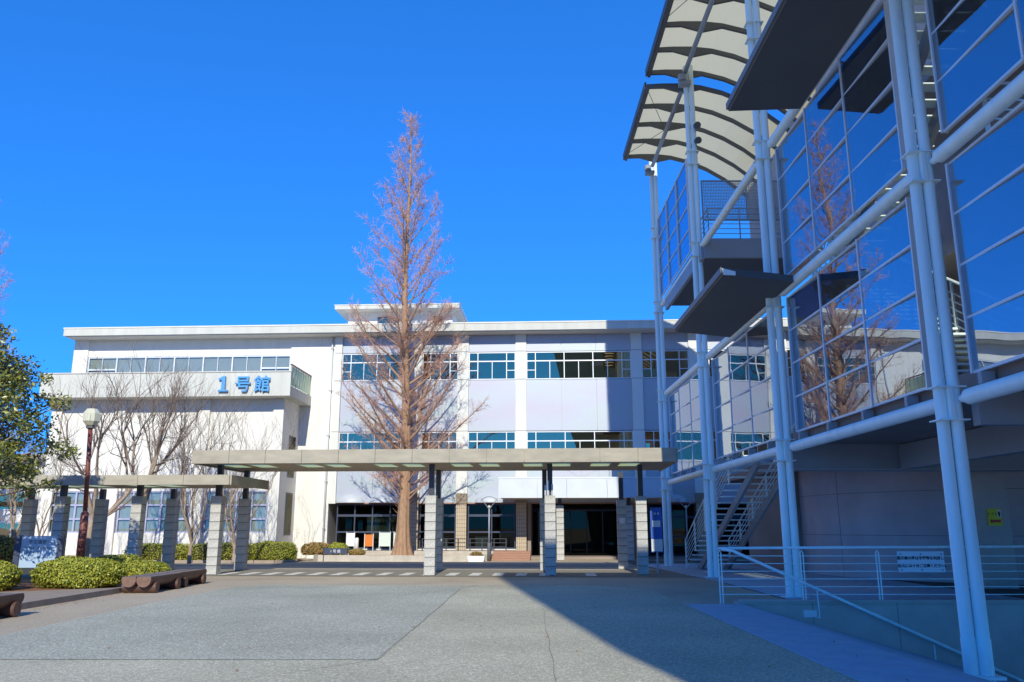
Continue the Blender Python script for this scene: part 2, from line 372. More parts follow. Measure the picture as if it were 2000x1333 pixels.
# cross road under the canopy with its zebra stripes, laid on the campus grid
def gsheet(name, x0, x1, y0, y1, z, m):
    pts = [cam_pt(x, y) for x, y in ((x0, y0), (x1, y0), (x1, y1), (x0, y1))]
    return sheet(name, [(p.x, p.y) for p in pts], z, m)
gsheet('road', -60, 9.0, -16.6, -11.8, 0.006, 'road')
road_far = gsheet('road', -60, 9.0, -9.4, -6.6, 0.007, 'road')
zroot = struct(gsheet('crossing', -11.6, 5.2, -16.2, -14.0, 0.010, 'road'))
zm = None
for i in range(20):
    x = -11.0 + i * 0.80
    if x > 1.2 and i % 2: continue
    if zm is None:
        bb = MB(); bb.quad((0, 0, 0), (0.36, 0, 0), (0.36, 1.7, 0), (0, 1.7, 0)); zm = bb.mesh('stripe', 'road_paint')
    q = cam_pt(x, -16.0); put('stripe', zm, zroot, (q.x, q.y, 0.0145), GA)

# blue-grey paving on the right, the landing and the ramp, each slab a piece
pav = struct(sheet('pavement', [(6.2, 18.55), (30, 18.55), (30, 41.5), (5.2, 41.5), (5.5, 36), (6.0, 30), (6.25, 25)], 0.008, 'joint'))
slab_cache = {}
def slab(w, d, m='paving'):
    k = (round(w, 2), round(d, 2), m)
    if k not in slab_cache: slab_cache[k] = MB().bbox(0.004, w - 0.004, 0.004, d - 0.004, -0.03, 0.012, 0.003).mesh('slab', m)
    return slab_cache[k]
def pedge(y): return 6.25 if y < 25 else 6.25 - (y - 25) * 0.055
y = 18.6
while y < 38:
    x = pedge(y + 0.3) + 0.03
    while x < 11.5:
        put('slab', slab(0.6, 0.6), pav, (x, y, 0.009)); x += 0.6
    y += 0.6
def ramp_z(x): return 0.0 if x < RX0 else RZ * (x - RX0)
lan = MB(); lan.v = [(3.7, 2, -0.012), (RX0, 2, -0.012), (RX0, 18.4, -0.012), (3.7, 18.4, -0.012), (16, 2, RZ * (16 - RX0) - .012), (16, 18.4, RZ * (16 - RX0) - .012)]
lan.f = [(0, 1, 2, 3), (1, 4, 5, 2)]
lan_o = struct(lan.build('ramp', 'joint'))
xs = [3.7, 4.3, RX0]
while xs[-1] < 13: xs.append(xs[-1] + 0.6)
for i in range(len(xs) - 1):
    x0, x1 = xs[i], xs[i + 1]
    yy = 6.0 + (0.45 if i % 2 else 0)
    while yy < 18.3:
        L = min(0.9, 18.38 - yy)
        if L > 0.1:
            o = put('slab', slab(math.hypot(x1 - x0, ramp_z(x1) - ramp_z(x0)), L), lan_o, (x0, yy, ramp_z(x0) + 0.001))
            o.rotation_euler = (0, math.atan2(ramp_z(x0) - ramp_z(x1), x1 - x0), 0)
        yy += 0.9

# ------------------------------------------------------------------ main building
mb = tag(campus('main_building'), 'long white three-storey hall with silver panel bays and flat roof', 'building')
def part(name, m, *boxes, parent=mb, chamfer=0):
    b = MB()
    for q in boxes: b.box(*q)
    return b.build(name, m, parent)
YP = 0.0
part('wall', 'white_wall', (-12.5, -9.95, 0.0, 9, 0.0, 12.2))
part('wall', 'white_wall', (-24.3, -11.8, -2.58, 0.30, 0.0, 1.34), (-24.3, -11.8, -2.58, 0.30, 3.44, 8.2),
     (-24.3, -24.2, -2.58, 0.3, 1.34, 3.44), (-20.9, -20.3, -2.58, 0.3, 1.34, 3.44), (-16.44, -15.72, -2.58, 0.3, 1.34, 3.44), (-12.36, -11.8, -2.58, 0.3, 1.34, 3.44))
for x in (-24.32, -20.85, -16.3, -12.35):
    part('pier', 'white_wall', (x, x + 0.55, -2.72, -2.585, 0.0, 3.4 if False else 8.19))
part('plinth', 'planter_wall', (-24.4, -11.75, -2.8, -2.59, 0, 0.25))
part('blinds', 'blind', (-24.1, -12.4, -2.44, -2.41, 1.37, 3.42))
part('wall', 'white_wall', (-25.2, -24.35, 0.02, 9, 0, 12.2), (-24.35, -12.51, 0.1, 0.4, 11.13, 12.2), (-24.35, -12.51, 0.1, 0.4, 8.3, 10.0))
part('blinds', 'blind', (-24.3, -12.55, 0.22, 0.25, 10.02, 11.1))
bal = part('balcony', 'fascia', (-24.5, -11.2, -3.7, -0.02, 8.2, 8.42), (-24.5, -11.2, -3.7, -3.52, 8.42, 9.44), (-24.5, -24.3, -3.52, -0.02, 8.42, 9.44), (-11.36, -11.2, -3.52, -0.02, 8.42, 8.72))
part('coping', 'soffit', (-24.54, -11.16, -3.74, -3.48, 9.445, 9.50), parent=bal)
for i in range(9):
    part('baluster', 'galv', (-11.31, -11.27, -3.45 + i * 0.42, -3.41 + i * 0.42, 8.725, 9.84), parent=bal)
for i in range(8):
    part('glass_panel', 'frosted', (-11.295, -11.285, -3.40 + i * 0.42, -3.04 + i * 0.42, 8.8, 9.80), parent=bal)
part('handrail', 'lamp_pole', (-11.34, -11.24, -3.5, -0.03, 9.845, 9.90), parent=bal)
# roof slab with fascia joints
rf = part('roof', 'fascia', (-25.3, 30, -1.0, 14, 12.15, 12.55))
part('coping', 'white_wall', (-25.33, 30.03, -1.03, 14.03, 12.553, 12.62), parent=rf)
part('soffit', 'soffit', (-25.2, 30, -0.9, -0.02, 12.10, 12.147), parent=rf)
# penthouse
part('wall', 'white_wall', (-10.0, -3.7, 2.6, 7, 12.6, 14.2))
pr = part('penthouse_roof', 'fascia', (-10.6, -3.2, 1.7, 8, 14.2, 14.42))
part('coping', 'white_wall', (-10.63, -3.17, 1.67, 8.03, 14.423, 14.47), parent=pr)
for x0, x1 in ((-8.2, -6.9), (-4.9, -4.3)):
    w = part('window', 'dark_frame', (x0, x1, 2.53, 2.6, 13.4, 13.9)); part('pane', 'glass_office', (x0 + .05, x1 - .05, 2.51, 2.525, 13.45, 13.85), parent=w)
# core behind the upper facade, ground-floor hall
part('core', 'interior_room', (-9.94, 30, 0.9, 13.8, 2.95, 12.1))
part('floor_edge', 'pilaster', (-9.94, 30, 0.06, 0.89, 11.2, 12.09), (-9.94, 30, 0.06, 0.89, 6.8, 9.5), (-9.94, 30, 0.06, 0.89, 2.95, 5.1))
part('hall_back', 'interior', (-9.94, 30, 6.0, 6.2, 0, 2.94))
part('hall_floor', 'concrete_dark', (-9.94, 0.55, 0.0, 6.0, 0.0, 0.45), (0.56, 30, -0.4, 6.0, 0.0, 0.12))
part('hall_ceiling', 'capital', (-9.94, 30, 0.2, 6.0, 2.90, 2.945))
BAYS = [(-9.54, -5.59, 2), (-4.99, -3.0, 1), (-2.4, 0.2, 1), (0.8, 6.56, 3), (7.15, 9.7, 1), (10.3, 14.4, 2), (15.0, 20.8, 3)]
PIL = [(-9.95, -9.54), (-5.59, -4.99), (-3.0, -2.4), (0.2, 0.8), (6.56, 7.15), (9.7, 10.3), (14.4, 15.0), (20.8, 21.4)]
for a0, a1 in PIL:
    p = part('pilaster', 'pilaster', (a0, a1, -0.14, 0.3, 2.86, 12.098))
    for z in (5.12, 6.72, 9.56, 11.14): part('joint', 'joint', (a0 + .01, a1 - .01, -0.1425, -0.139, z, z + 0.022), parent=p)
def facade_window(x0, x1, n, z0, z1):
    """frame mesh with its panes: narrow split side lights, wide lights with a transom and sliding lower halves"""
    f = MB(); side = 0.5 if x1 - x0 > 2.2 else 0.45; t = 0.045; yf, yb = -0.01, 0.05
    f.box(x0, x1, yf, yb, z0, z0 + t); f.box(x0, x1, yf, yb, z1 - t, z1)
    zt = z0 + (z1 - z0) * 0.67
    xs = [x0 + t, x0 + side] + [x0 + side + (x1 - x0 - 2 * side) * k / n for k in range(1, n)] + [x1 - side, x1 - t]
    f.box(x0 + t, x1 - t, yf, yb, zt - 0.03, zt + 0.03)
    panes = []
    for x in [x0 + t / 2] + xs[1:-1] + [x1 - t / 2]:
        f.box(x - t / 2, x + t / 2, yf - 0.006, yb, z0 + t, z1 - t)
    for k in range(len(xs) - 1):
        a0 = xs[k] + (t / 2 if k else 0); a1 = xs[k + 1] - (t / 2 if k < len(xs) - 2 else 0)
        panes.append((a0, a1, zt + .03, z1 - t))
        if k in (0, len(xs) - 2):
            zm = (z0 + zt) / 2; f.box(a0, a1, yf, yb, zm - 0.018, zm + 0.018)
            panes += [(a0, a1, z0 + t, zm - .018), (a0, a1, zm + .018, zt - .03)]
        else:
            xm = (a0 + a1) / 2; f.box(xm - 0.018, xm + 0.018, yf, yb, z0 + t, zt - .03)
            panes += [(a0, xm - .018, z0 + t, zt - .03), (xm + .018, a1, z0 + t, zt - .03)]
    w = f.build('window', 'alu_frame', mb)
    for (a0, a1, c0, c1) in panes: part('pane', 'glass_office', (a0 - .004, a1 + .004, 0.018, 0.026, c0 - .004, c1 + .004), parent=w)
for x0, x1, n in BAYS:
    facade_window(x0, x1, n, 9.58, 11.12); facade_window(x0, x1, n, 5.13, 6.70)
    for k in range(n):
        a0 = x0 + (x1 - x0) * k / n; a1 = x0 + (x1 - x0) * (k + 1) / n
        for z0, z1 in ((11.15, 12.09), (6.74, 9.55), (2.9, 5.1)):
            part('panel', 'silver_panel', (a0 + .008, a1 - .008, -0.03, 0.055, z0, z1))
# downpipe
d = MB().tube([(-10.12, -0.1, 0.1), (-10.12, -0.1, 12.1)], 0.055, 10).build('downpipe', 'alu_frame', mb, True)
for z in (1.5, 4, 6.5, 9, 11.4): part('bracket', 'galv', (-10.2, -10.04, -0.17, 0, z, z + 0.05), parent=d)
for x in (-11.6, -10.75): part('wall_joint', 'soffit', (x, x + 0.018, -0.004, 0.01, 0.3, 12.1))
# ground floor columns, glazing, hoods
for a0, a1 in PIL[1:6]:
    c = part('tiled_column', 'tan_tile', (a0 + .03, a1 - .03, -0.2, 0.3, 0.0, 2.86)); part('capital', 'capital', (a0 + .0, a1 - .0, -0.24, 0.3, 2.865, 3.38), parent=c)
part('lintel', 'brick_red', (-9.54, 9.7, -0.05, 0.2, 2.84, 2.895))
def shopfront(x0, x1, n, z0=0.5, z1=2.84, y=0.18):
    f = MB(); t = 0.06
    f.box(x0, x1, y - .04, y + .04, z0, z0 + t); f.box(x0, x1, y - .04, y + .04, z1 - t, z1); zt = z0 + (z1 - z0) * .74; zl = z0 + (z1 - z0) * .37
    f.box(x0 + t, x1 - t, y - .05, y + .04, zt - .06, zt + .06); f.box(x0 + t, x1 - t, y - .05, y + .04, zl - .04, zl + .04)
    for k in range(n + 1):
        x = x0 + (x1 - x0 - t) * k / n; f.box(x, x + t, y - .058, y + .045, z0 + t, z1 - t)
    w = f.build('shopfront', 'dark_frame', mb)
    for k in range(n):
        a0 = x0 + (x1 - x0) * k / n + t; a1 = x0 + (x1 - x0) * (k + 1) / n - t
        for c0, c1 in ((z0 + t, zl - .04), (zl + .04, zt - .06), (zt + .06, z1 - t)): part('pane', 'glass_dark', (a0 - .01, a1 + .01, y - .005, y + .005, c0, c1), parent=w)
shopfront(-9.5, -5.6, 4); shopfront(-4.97, -3.02, 2); shopfront(-2.38, 0.18, 2); shopfront(7.2, 9.7, 2, 0.15); shopfront(10.3, 14.4, 3, 0.15)
part('base_wall', 'white_wall', (-9.94, 0.2, 0.01, 0.16, 0.0, 0.49))
for x in (-8.75, -6.95, -1.2, 8.5):
    b = MB(); N = 12; K = 5; hw, hh, hd = 0.8, 0.45, 0.45
    for j in range(K + 1):
        ph = math.pi / 2 * j / K
        for i in range(N + 1):
            th = math.pi * i / N; rr = math.cos(ph)
            b.v.append((x - hw * math.cos(th) * (0.35 + 0.65 * rr) if False else x - hw * math.cos(th) * rr, -0.03 - hd * math.sin(ph) * 1.0, 2.9 + hh * math.sin(th) * rr))
    for j in range(K):
        for i in range(N):
            o0 = j * (N + 1) + i; b.f.append((o0, o0 + 1, o0 + N + 2, o0 + N + 1))
    b.build('hood', 'hood', mb, True)
# left block windows (three rows) and the third-floor strip
def lilac_window(x0, x1, n):
    f = MB(); y0, y1 = -2.55, -2.45; t = 0.09; zs = [1.36, 2.03, 2.73, 3.42]
    for z in zs: f.box(x0, x1, y0, y1, z - t / 2, z + t / 2)
    for k in range(n + 1):
        x = x0 + t / 2 + (x1 - x0 - t) * k / n
        for q in range(3): f.box(x - t / 2, x + t / 2, y0 - .01, y1, zs[q] + t / 2, zs[q + 1] - t / 2)
    w = f.build('window', 'lilac_frame', mb)
    for k in range(n):
        a0 = x0 + t + (x1 - x0 - t) * k / n; a1 = x0 + (x1 - x0 - t) * (k + 1) / n
        for q in range(3): part('pane', 'glass_blind', (a0 - .01, a1 + .01, -2.505, -2.495, zs[q] + t / 2 - .01, zs[q + 1] - t / 2 + .01), parent=w)
lilac_window(-24.18, -20.92, 4); lilac_window(-20.28, -16.46, 5); lilac_window(-15.70, -12.38, 4)
f = MB(); f.box(-24.33, -12.52, 0.12, 0.2, 11.06, 11.125); f.box(-24.33, -12.52, 0.12, 0.2, 10.0, 10.06)
npan = 14; stepx = (24.33 - 12.52) / npan
for k in range(npan + 1):
    t = 0.07 if k % 2 == 0 else 0.03; x = -24.33 + k * stepx; x = max(-24.33 + t / 2, min(-12.52 - t / 2, x)); f.box(x - t / 2, x + t / 2, 0.1, 0.19, 10.06, 11.06)
for k in (0, 1, 12, 13): f.box(-24.33 + k * stepx + .035, -24.33 + (k + 1) * stepx - .035, 0.11, 0.18, 10.35, 10.43)
w3 = f.build('window', 'alu_frame', mb)
for k in range(npan): part('pane', 'glass_blind', (-24.33 + k * stepx + .02, -24.33 + (k + 1) * stepx - .02, 0.145, 0.155, 10.05, 11.07), parent=w3)
# side windows of the left block's return wall
for z0, z1 in ((4.2, 6.4), (1.2, 3.4)):
    w = part('window', 'dark_frame', (-11.8, -11.775, -1.6, -0.5, z0, z1)); part('pane', 'glass_dark', (-11.774, -11.768, -1.5, -0.6, z0 + .08, z1 - .08), parent=w)
# entrance canopy: tilted white metal panels
ec = part('entrance_canopy', 'soffit', (-0.45, 8.0, -3.3, -0.05, 3.06, 3.16), (-0.4, 7.9, -2.9, -0.15, 3.16, 3.95))
xs = [-0.5, 1.45, 2.9, 4.9, 6.5, 8.1]
for k in range(5):
    b = MB().prism([(-3.42, 3.03), (-3.36, 3.03), (-2.98, 4.0), (-3.04, 4.0)], 'x', xs[k] + .006, xs[k + 1] - .006)
    b.build('canopy_panel', 'hood', ec)
part('top_rail', 'alu_frame', (-0.52, 8.12, -3.06, -2.9, 4.005, 4.06), parent=ec)
# brace frame standing on the entrance canopy
b = MB()
for p, q in (((2.2, -1.6, 4.0), (2.2, -1.6, 4.95)), ((3.7, -1.6, 4.0), (3.7, -1.6, 4.95)), ((5.2, -1.6, 4.0), (5.2, -1.6, 4.95)), ((2.2, -1.6, 4.9), (3.7, -1.6, 4.1)), ((3.7, -1.6, 4.1), (5.2, -1.6, 4.9)), ((2.2, -1.6, 4.9), (5.2, -1.6, 4.9))): b.bar(p, q, .07, .07)
b.build('brace', 'galv', ec)
# entrance recess
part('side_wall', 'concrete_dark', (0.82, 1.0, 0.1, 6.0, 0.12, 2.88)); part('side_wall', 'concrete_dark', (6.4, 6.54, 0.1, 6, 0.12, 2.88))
dw = MB()
for x in (1.3, 2.2, 3.1, 4.0, 4.9, 5.8): dw.box(x, x + .05, 2.5, 2.56, 0.12, 2.5)
dw.box(1.0, 6.4, 2.5, 2.56, 2.5, 2.6)
dd = dw.build('doors', 'dark_frame', mb)
for k in range(5): part('pane', 'glass_dark', (1.36 + .9 * k, 2.19 + .9 * k, 2.525, 2.535, .13, 2.49), parent=dd)

# building lettering on the balcony parapet
sg = tag(campus('building_sign', -13.7, -3.72, 8.42), 'blue raised characters reading 1 号 館 on the balcony parapet', 'sign')
b = MB(); b.prism([(-.26, 0), (.26, 0), (.26, .08), (.1, .1), (.1, .80), (-.02, .80), (-.26, .68), (-.26, .6), (-.09, .62), (-.09, .1), (-.26, .08)], 'y', -0.14, -0.03)
o = b.build('character', 'sign_blue', sg); o.location = (-0.98, 0, 0)
for ch, x in (('号', 0.05), ('館', 1.07)):
    o = lettering('character', ch, 0.88, 'sign_blue', sg, (x, -0.085, 0.06), depth=0.055, bold=0.012)

# ------------------------------------------------------------------ low annex behind the left trees
an = tag(campus('annex_building', -34, -1), 'pale low annex with white window bands at the left edge', 'building')
def apart(name, m, *bx, parent=an):
    b = MB()
    for q in bx: b.box(*q)
    return b.build(name, m, parent)
apart('wall', 'white_wall', (-12, 9.2, 0, 8, 0, 5.2)); apart('roof', 'fascia', (-12.2, 9.3, -0.6, 8, 5.2, 5.5))
for z in (0.9, 2.5, 3.8):
    for k in range(6):
        x = -7 + k * 2.6
        w = apart('window', 'alu_frame', (x, x + 2.3, -0.06, -0.005, z, z + 1.0))
        for q in (0, 1): apart('pane', 'glass_office', (x + .08 + q * 1.1, x + 1.12 + q * 1.1, -0.075, -0.062, z + .08, z + .92), parent=w)

# ------------------------------------------------------------------ walkway canopies
ST_H = 2.68; NC = 9
blk = MB().bbox(-.185, .185, -.185, .185, 0.006, ST_H / NC - 0.006, 0.012).mesh('stone_block', 'granite')
core_me = MB().box(-.175, .175, -.175, .175, 0.0, ST_H - 0.01).mesh('pillar', 'joint')
def pillar(root, x, y, ztop, extra=False):
    p = put('pillar', core_me, root, (x, y, 0.012))
    for k in range(NC): put('stone_block', blk, p, (0, 0, k * ST_H / NC))
    b = MB().box(-.09, .09, -.09, .09, ST_H, ztop - 0.012)
    s = b.build('steel_post', 'black_steel', root); s.location = (x, y, 0.012)
    if extra:
        for q, h in ((-.16, .35), (-.06, .5), (.08, .38)):
            o = MB().box(q - .03, q + .03, -.16, -.10, ST_H, ST_H + h).build('post_stub', 'galv', root); o.location = (x, y, 0.012)
    return p
def canopy_slab(root, x0, x1, y0, y1, z0, z1, holes, hy0, hy1, nf):
    b = MB(); b.box(x0, x1, y0 + .06, hy0, z0 + .06, z1); b.box(x0, x1, hy1, y1, z0 + .06, z1); x = x0
    for (h0, h1) in holes: b.box(x, h0, hy0, hy1, z0 + .06, z1); x = h1
    b.box(x, x1, hy0, hy1, z0 + .06, z1)
    s = b.build('slab', 'canopy_soffit', root)
    for (h0, h1) in holes:
        MB().box(h0 + .002, h1 - .002, hy0 + .002, hy1 - .002, z0 + .065, z0 + .085).build('skylight', 'frosted', root)
    for k in range(nf):
        a0 = x0 + (x1 - x0) * k / nf; a1 = x0 + (x1 - x0) * (k + 1) / nf
        MB().bbox(a0 + .006, a1 - .006, y0, y0 + .055, z0, z1 + .02, .008).build('fascia_panel', 'canopy_concrete', root)
    n2 = max(2, int((y1 - y0) / 1.3)); ya = y0 + .06
    for xa, xb in ((x0 - .055, x0 - .002), (x1 + .002, x1 + .055)):
        for k in range(n2):
            a0 = ya + (y1 - ya) * k / n2; a1 = ya + (y1 - ya) * (k + 1) / n2
            MB().bbox(xa, xb, a0 + .006, a1 - .006, z0, z1 + .02, .008).build('fascia_panel', 'canopy_concrete', root)
    return s
uc = tag(campus('walkway_canopy', -2, -15), 'tall flat concrete walkway canopy on stone pillars before the entrance', 'canopy')
pre = lambda L: [(a + 2, b + 2) for a, b in L]
hl = []
for c in (-11.3, -8.6, -5.85, -3.1, -0.35, 2.2, 4.6)[1:]:
    hl += [(c - .95, c - .25), (c + .05, c + .75)]
canopy_slab(uc, -7.95, 8.4, -2.2, 2.9, 3.72, 4.16, [(a + 2, b + 2) for a, b in hl], -1.2, 0.6, 13)
LOW_F = [(-15.19, -15.8), (-12.39, -15.8), (-9.52, -15.8)]
LOW_B = [(-18.31, -12.8), (-15.42, -12.8), (-12.56, -12.8), (-9.69, -12.8)]
for x, y in ((-1.93, -15.8), (2.2, -15.6), (5.39, -15.0), (-2.12, -12.8), (1.96, -12.6), (5.0, -11.0)):
    pillar(uc, x + 2, y + 15, 3.78, (x == 2.2))
for x, y in ((2.9, -5.2), (6.6, -5.2)): pillar(uc, x + 2, y + 15, 3.06) if False else None
for x, y in ((-9.52, -15.8), (-9.69, -12.8)): pillar(uc, x + 2, y + 15, 3.78)
lc = tag(campus('walkway_canopy', -20, -15), 'low flat concrete walkway canopy on stone pillars beside the hedges', 'canopy')
canopy_slab(lc, -16, 11.3, -2.0, 1.8, 3.02, 3.34, [(a - 20 + 20, b - 20 + 20) for a, b in ((1.4, 2.1), (2.4, 3.1), (4.2, 4.9), (5.2, 5.9), (7, 7.7), (8, 8.7))], -1.2, 0.8, 17)
for x, y in ((-15.19, -15.8), (-12.39, -15.8), (-18.31, -12.8), (-15.42, -12.8), (-12.56, -12.8), (-18.1, -15.8), (-21.2, -12.8)):
    pillar(lc, x + 20, y + 15, 3.08)
# pillars carrying the entrance canopy
for lab, x in (('stone pillar standing in the dark entrance, left of the doors', 2.55), ('stone pillar standing in the dark entrance, right of the doors', 6.0)):
    rt = tag(campus('entrance_pillar', x, -2.4), lab, 'pillar'); pillar(rt, 0, 0, 3.05)
o = tag(campus('notice_plate', 5.0, -11.27, 1.75), 'small white square plate on a stone pillar by the entrance', 'sign')
MB().bbox(-.11, .11, -.02, 0.0, 0, .22, .004).build('plate', 'sign_white', o)
o = tag(campus('banner_sign', 5.95, -14.6, 0.0), 'tall narrow blue notice board beside the rightmost stone pillar', 'sign')
MB().box(-.2, .2, -.03, .03, .75, 2.3).build('board', 'board_blue', o); MB().box(-.19, .19, -.036, -.031, .78, 1.2).build('lower_sheet', 'sign_white', o)
MB().box(-.14, .14, -.036, -.031, 1.62, 1.84).build('sheet', 'sign_white', o); MB().box(-.03, .03, -.02, .02, 0.012, .75).build('leg', 'galv', o)
for q in (-.07, .05): MB().box(q, q + .06, -.036, -.031, 2.05, 2.12).build('mark', 'sign_white', o)

# ------------------------------------------------------------------ terrace, planter, steps and small things before the hall
tr = tag(campus('terrace'), 'low white terrace with a black rail in front of the ground-floor windows', 'terrace')
MB().box(-9.9, -0.75, -1.3, -0.02, 0, 0.42).build('slab', 'planter_wall', tr)
for k in range(8):
    x = -4.6 + k * 0.62
    MB().box(x, x + .05, -1.28, -1.23, .42, 1.05).build('post', 'black_steel', tr)
for z in (.62, .82, 1.02): MB().box(-4.6, -.2, -1.27, -1.24, z, z + .035).build('rail', 'black_steel', tr)
st = tag(campus('entrance_steps', -0.1, -1.4), 'red brick steps up to the terrace beside the entrance', 'steps')
for k in range(4): MB().bbox(-0.75, 1.15, -1.6 + k * .38, 0.05 if k == 3 else -1.6 + (k + 1) * .38 - .002, 0, 0.11 * (k + 1), .008).build('step', 'brick_red', st)
pl = tag(campus('planting_bed', -5, -2.6), 'low curved concrete planter with red soil around the tall bare tree', 'planter')
pts = [(-4.6, -0.9), (-4.2, -1.5), (-2, -1.75), (1, -1.8), (3.2, -1.5), (4.1, -0.6), (4.15, 1.25), (-4.6, 1.25)]
b = MB(); n = len(pts)
ctr = Vector((0, -.1))
inn = [tuple(Vector(p) + (ctr - Vector(p)).normalized() * .2) for p in pts]
for k in range(n):
    a0, a1, c1, c0 = pts[k], pts[(k + 1) % n], inn[(k + 1) % n], inn[k]
    b.prism([a0, a1, c1, c0], 'z', 0, 0.30)
b.build('rim', 'planter_wall', pl)
b = MB(); b.v = [(p[0], p[1], .22) for p in inn]; b.f = [tuple(range(n))]; b.build('soil', 'soil', pl)
nb = tag(campus('name_board', -8.35, -4.1), 'small dark nameboard reading 1号館 low in front of the shrubs', 'sign')
MB().box(-.55, .55, -.03, .03, .35, .62).build('board', 'dark_frame', nb)
for q in (-.6, .55): MB().box(q, q + .05, -.035, .035, 0, .66).build('post', 'black_steel', nb)
lettering('lettering', '1 号 館', .17, 'sign_white', nb, (0, -.034, .42))
def aboard(x, y, w, h, m, label, z0=.42):
    o = tag(campus('notice_stand', x, y, z0), label, 'notice board')
    MB().box(-w / 2, w / 2, -.03, .0, .22, h).build('panel', m, o)
    for q in (-w / 2 - .03, w / 2): MB().box(q, q + .03, -.05, .02, 0, h + .05).build('leg', 'sign_white', o)
    return o
aboard(-7.45, -.9, .42, .82, 'orange', 'orange notice board on white legs in front of dark glazing')
aboard(-6.65, -.7, .55, .92, 'pale_board', 'wide pale notice board left of the bare tree')
aboard(-5.95, -.7, .42, .92, 'pale_board', 'narrow pale notice board close behind the tree trunk')
aboard(-8.5, -.6, .4, .9, 'sign_white', 'white stand near the left end of the dark glazing')
MB_map = tag(campus('map_board', -7.0, .9, .45), 'large green and tan map board inside the window', 'board')
MB().box(-1.0, 1.6, -.02, .02, .35, 1.75).build('panel', 'map_green', MB_map); MB().box(-1.05, 1.65, .022, .06, 0, 1.8).build('backing', 'dark_frame', MB_map)
bol = tag(campus('bollard', -8.05, -1.1, .42), 'short white round post on the terrace beside the shrubs', 'post')
MB().tube([(0, 0, 0), (0, 0, .62), (0, 0, .66)], [.10, .10, .07], 14).build('shaft', 'sign_white', bol, True)
def desk(x, y, z0, m, label, w=.9, h=.7):
    o = tag(campus('counter', x, y, z0), label, 'counter')
    MB().box(-w / 2, w / 2, -.2, .2, h - .05, h).build('top', m, o); MB().box(-w / 2 + .04, w / 2 - .04, -.17, .17, 0, h - .05).build('body', 'pale_board', o)
desk(-3.9, .8, .45, 'pale_board', 'pale counter inside the window right of the tree'); desk(-1.6, .7, .45, 'sign_white', 'white display counter inside the window behind the Y lamp')
desk(-.35, 1.4, .45, 'sign_white', 'pale reception desk inside the glazing beside the red brick steps', .9, .95)
pot = tag(campus('planter_box', -1.5, -4.0), 'white plastic planter box with flowers by the entrance', 'planter')
b = MB(); b.prism([(-.36, 0), (.36, 0), (.42, .27), (-.42, .27)], 'y', -.16, .16); b.build('box', 'sign_white', pot)
def y_lamp(x, y, label):
    o = tag(campus('lamp_post', x, y), label, 'lamp', 'Y-shaped lamps by the entrance')
    MB().tube([(0, 0, 0.0), (0, 0, .85), (0, 0, .9)], [.085, .085, .045], 12).build('base', 'steel_dark', o, True)
    MB().tube([(0, 0, .9), (0, 0, 2.5)], .04, 10).build('pole', 'steel_grey', o, True)
    for s in (-1, 1): MB().tube([(0, 0, 2.48), (s * .42, 0, 3.02)], .018, 6).build('arm', 'galv', o)
    MB().tube([(math.sin(t) * .5, 0, 2.6 + math.cos(t) * .5) for t in [R(-58 + 116 * k / 10) for k in range(11)]], .026, 6).build('reflector', 'galv', o)
    b = MB(); 
    for j in range(7):
        for i in range(10):
            ph = math.pi * j / 6; th = 2 * math.pi * i / 10; b.v.append((.075 * math.sin(ph) * math.cos(th), .075 * math.sin(ph) * math.sin(th), 2.6 + .075 * math.cos(ph)))
    for j in range(6):
        for i in range(10): b.f.append((j * 10 + i, j * 10 + (i + 1) % 10, (j + 1) * 10 + (i + 1) % 10, (j + 1) * 10 + i))
    b.build('bulb', 'lamp_globe', o, True)
y_lamp(-0.93, -3.5, 'slim lamp with V arms and a curved reflector beside the white planter box')
y_lamp(8.75, -3.0, 'slim lamp with V arms in shade behind the steel posts')

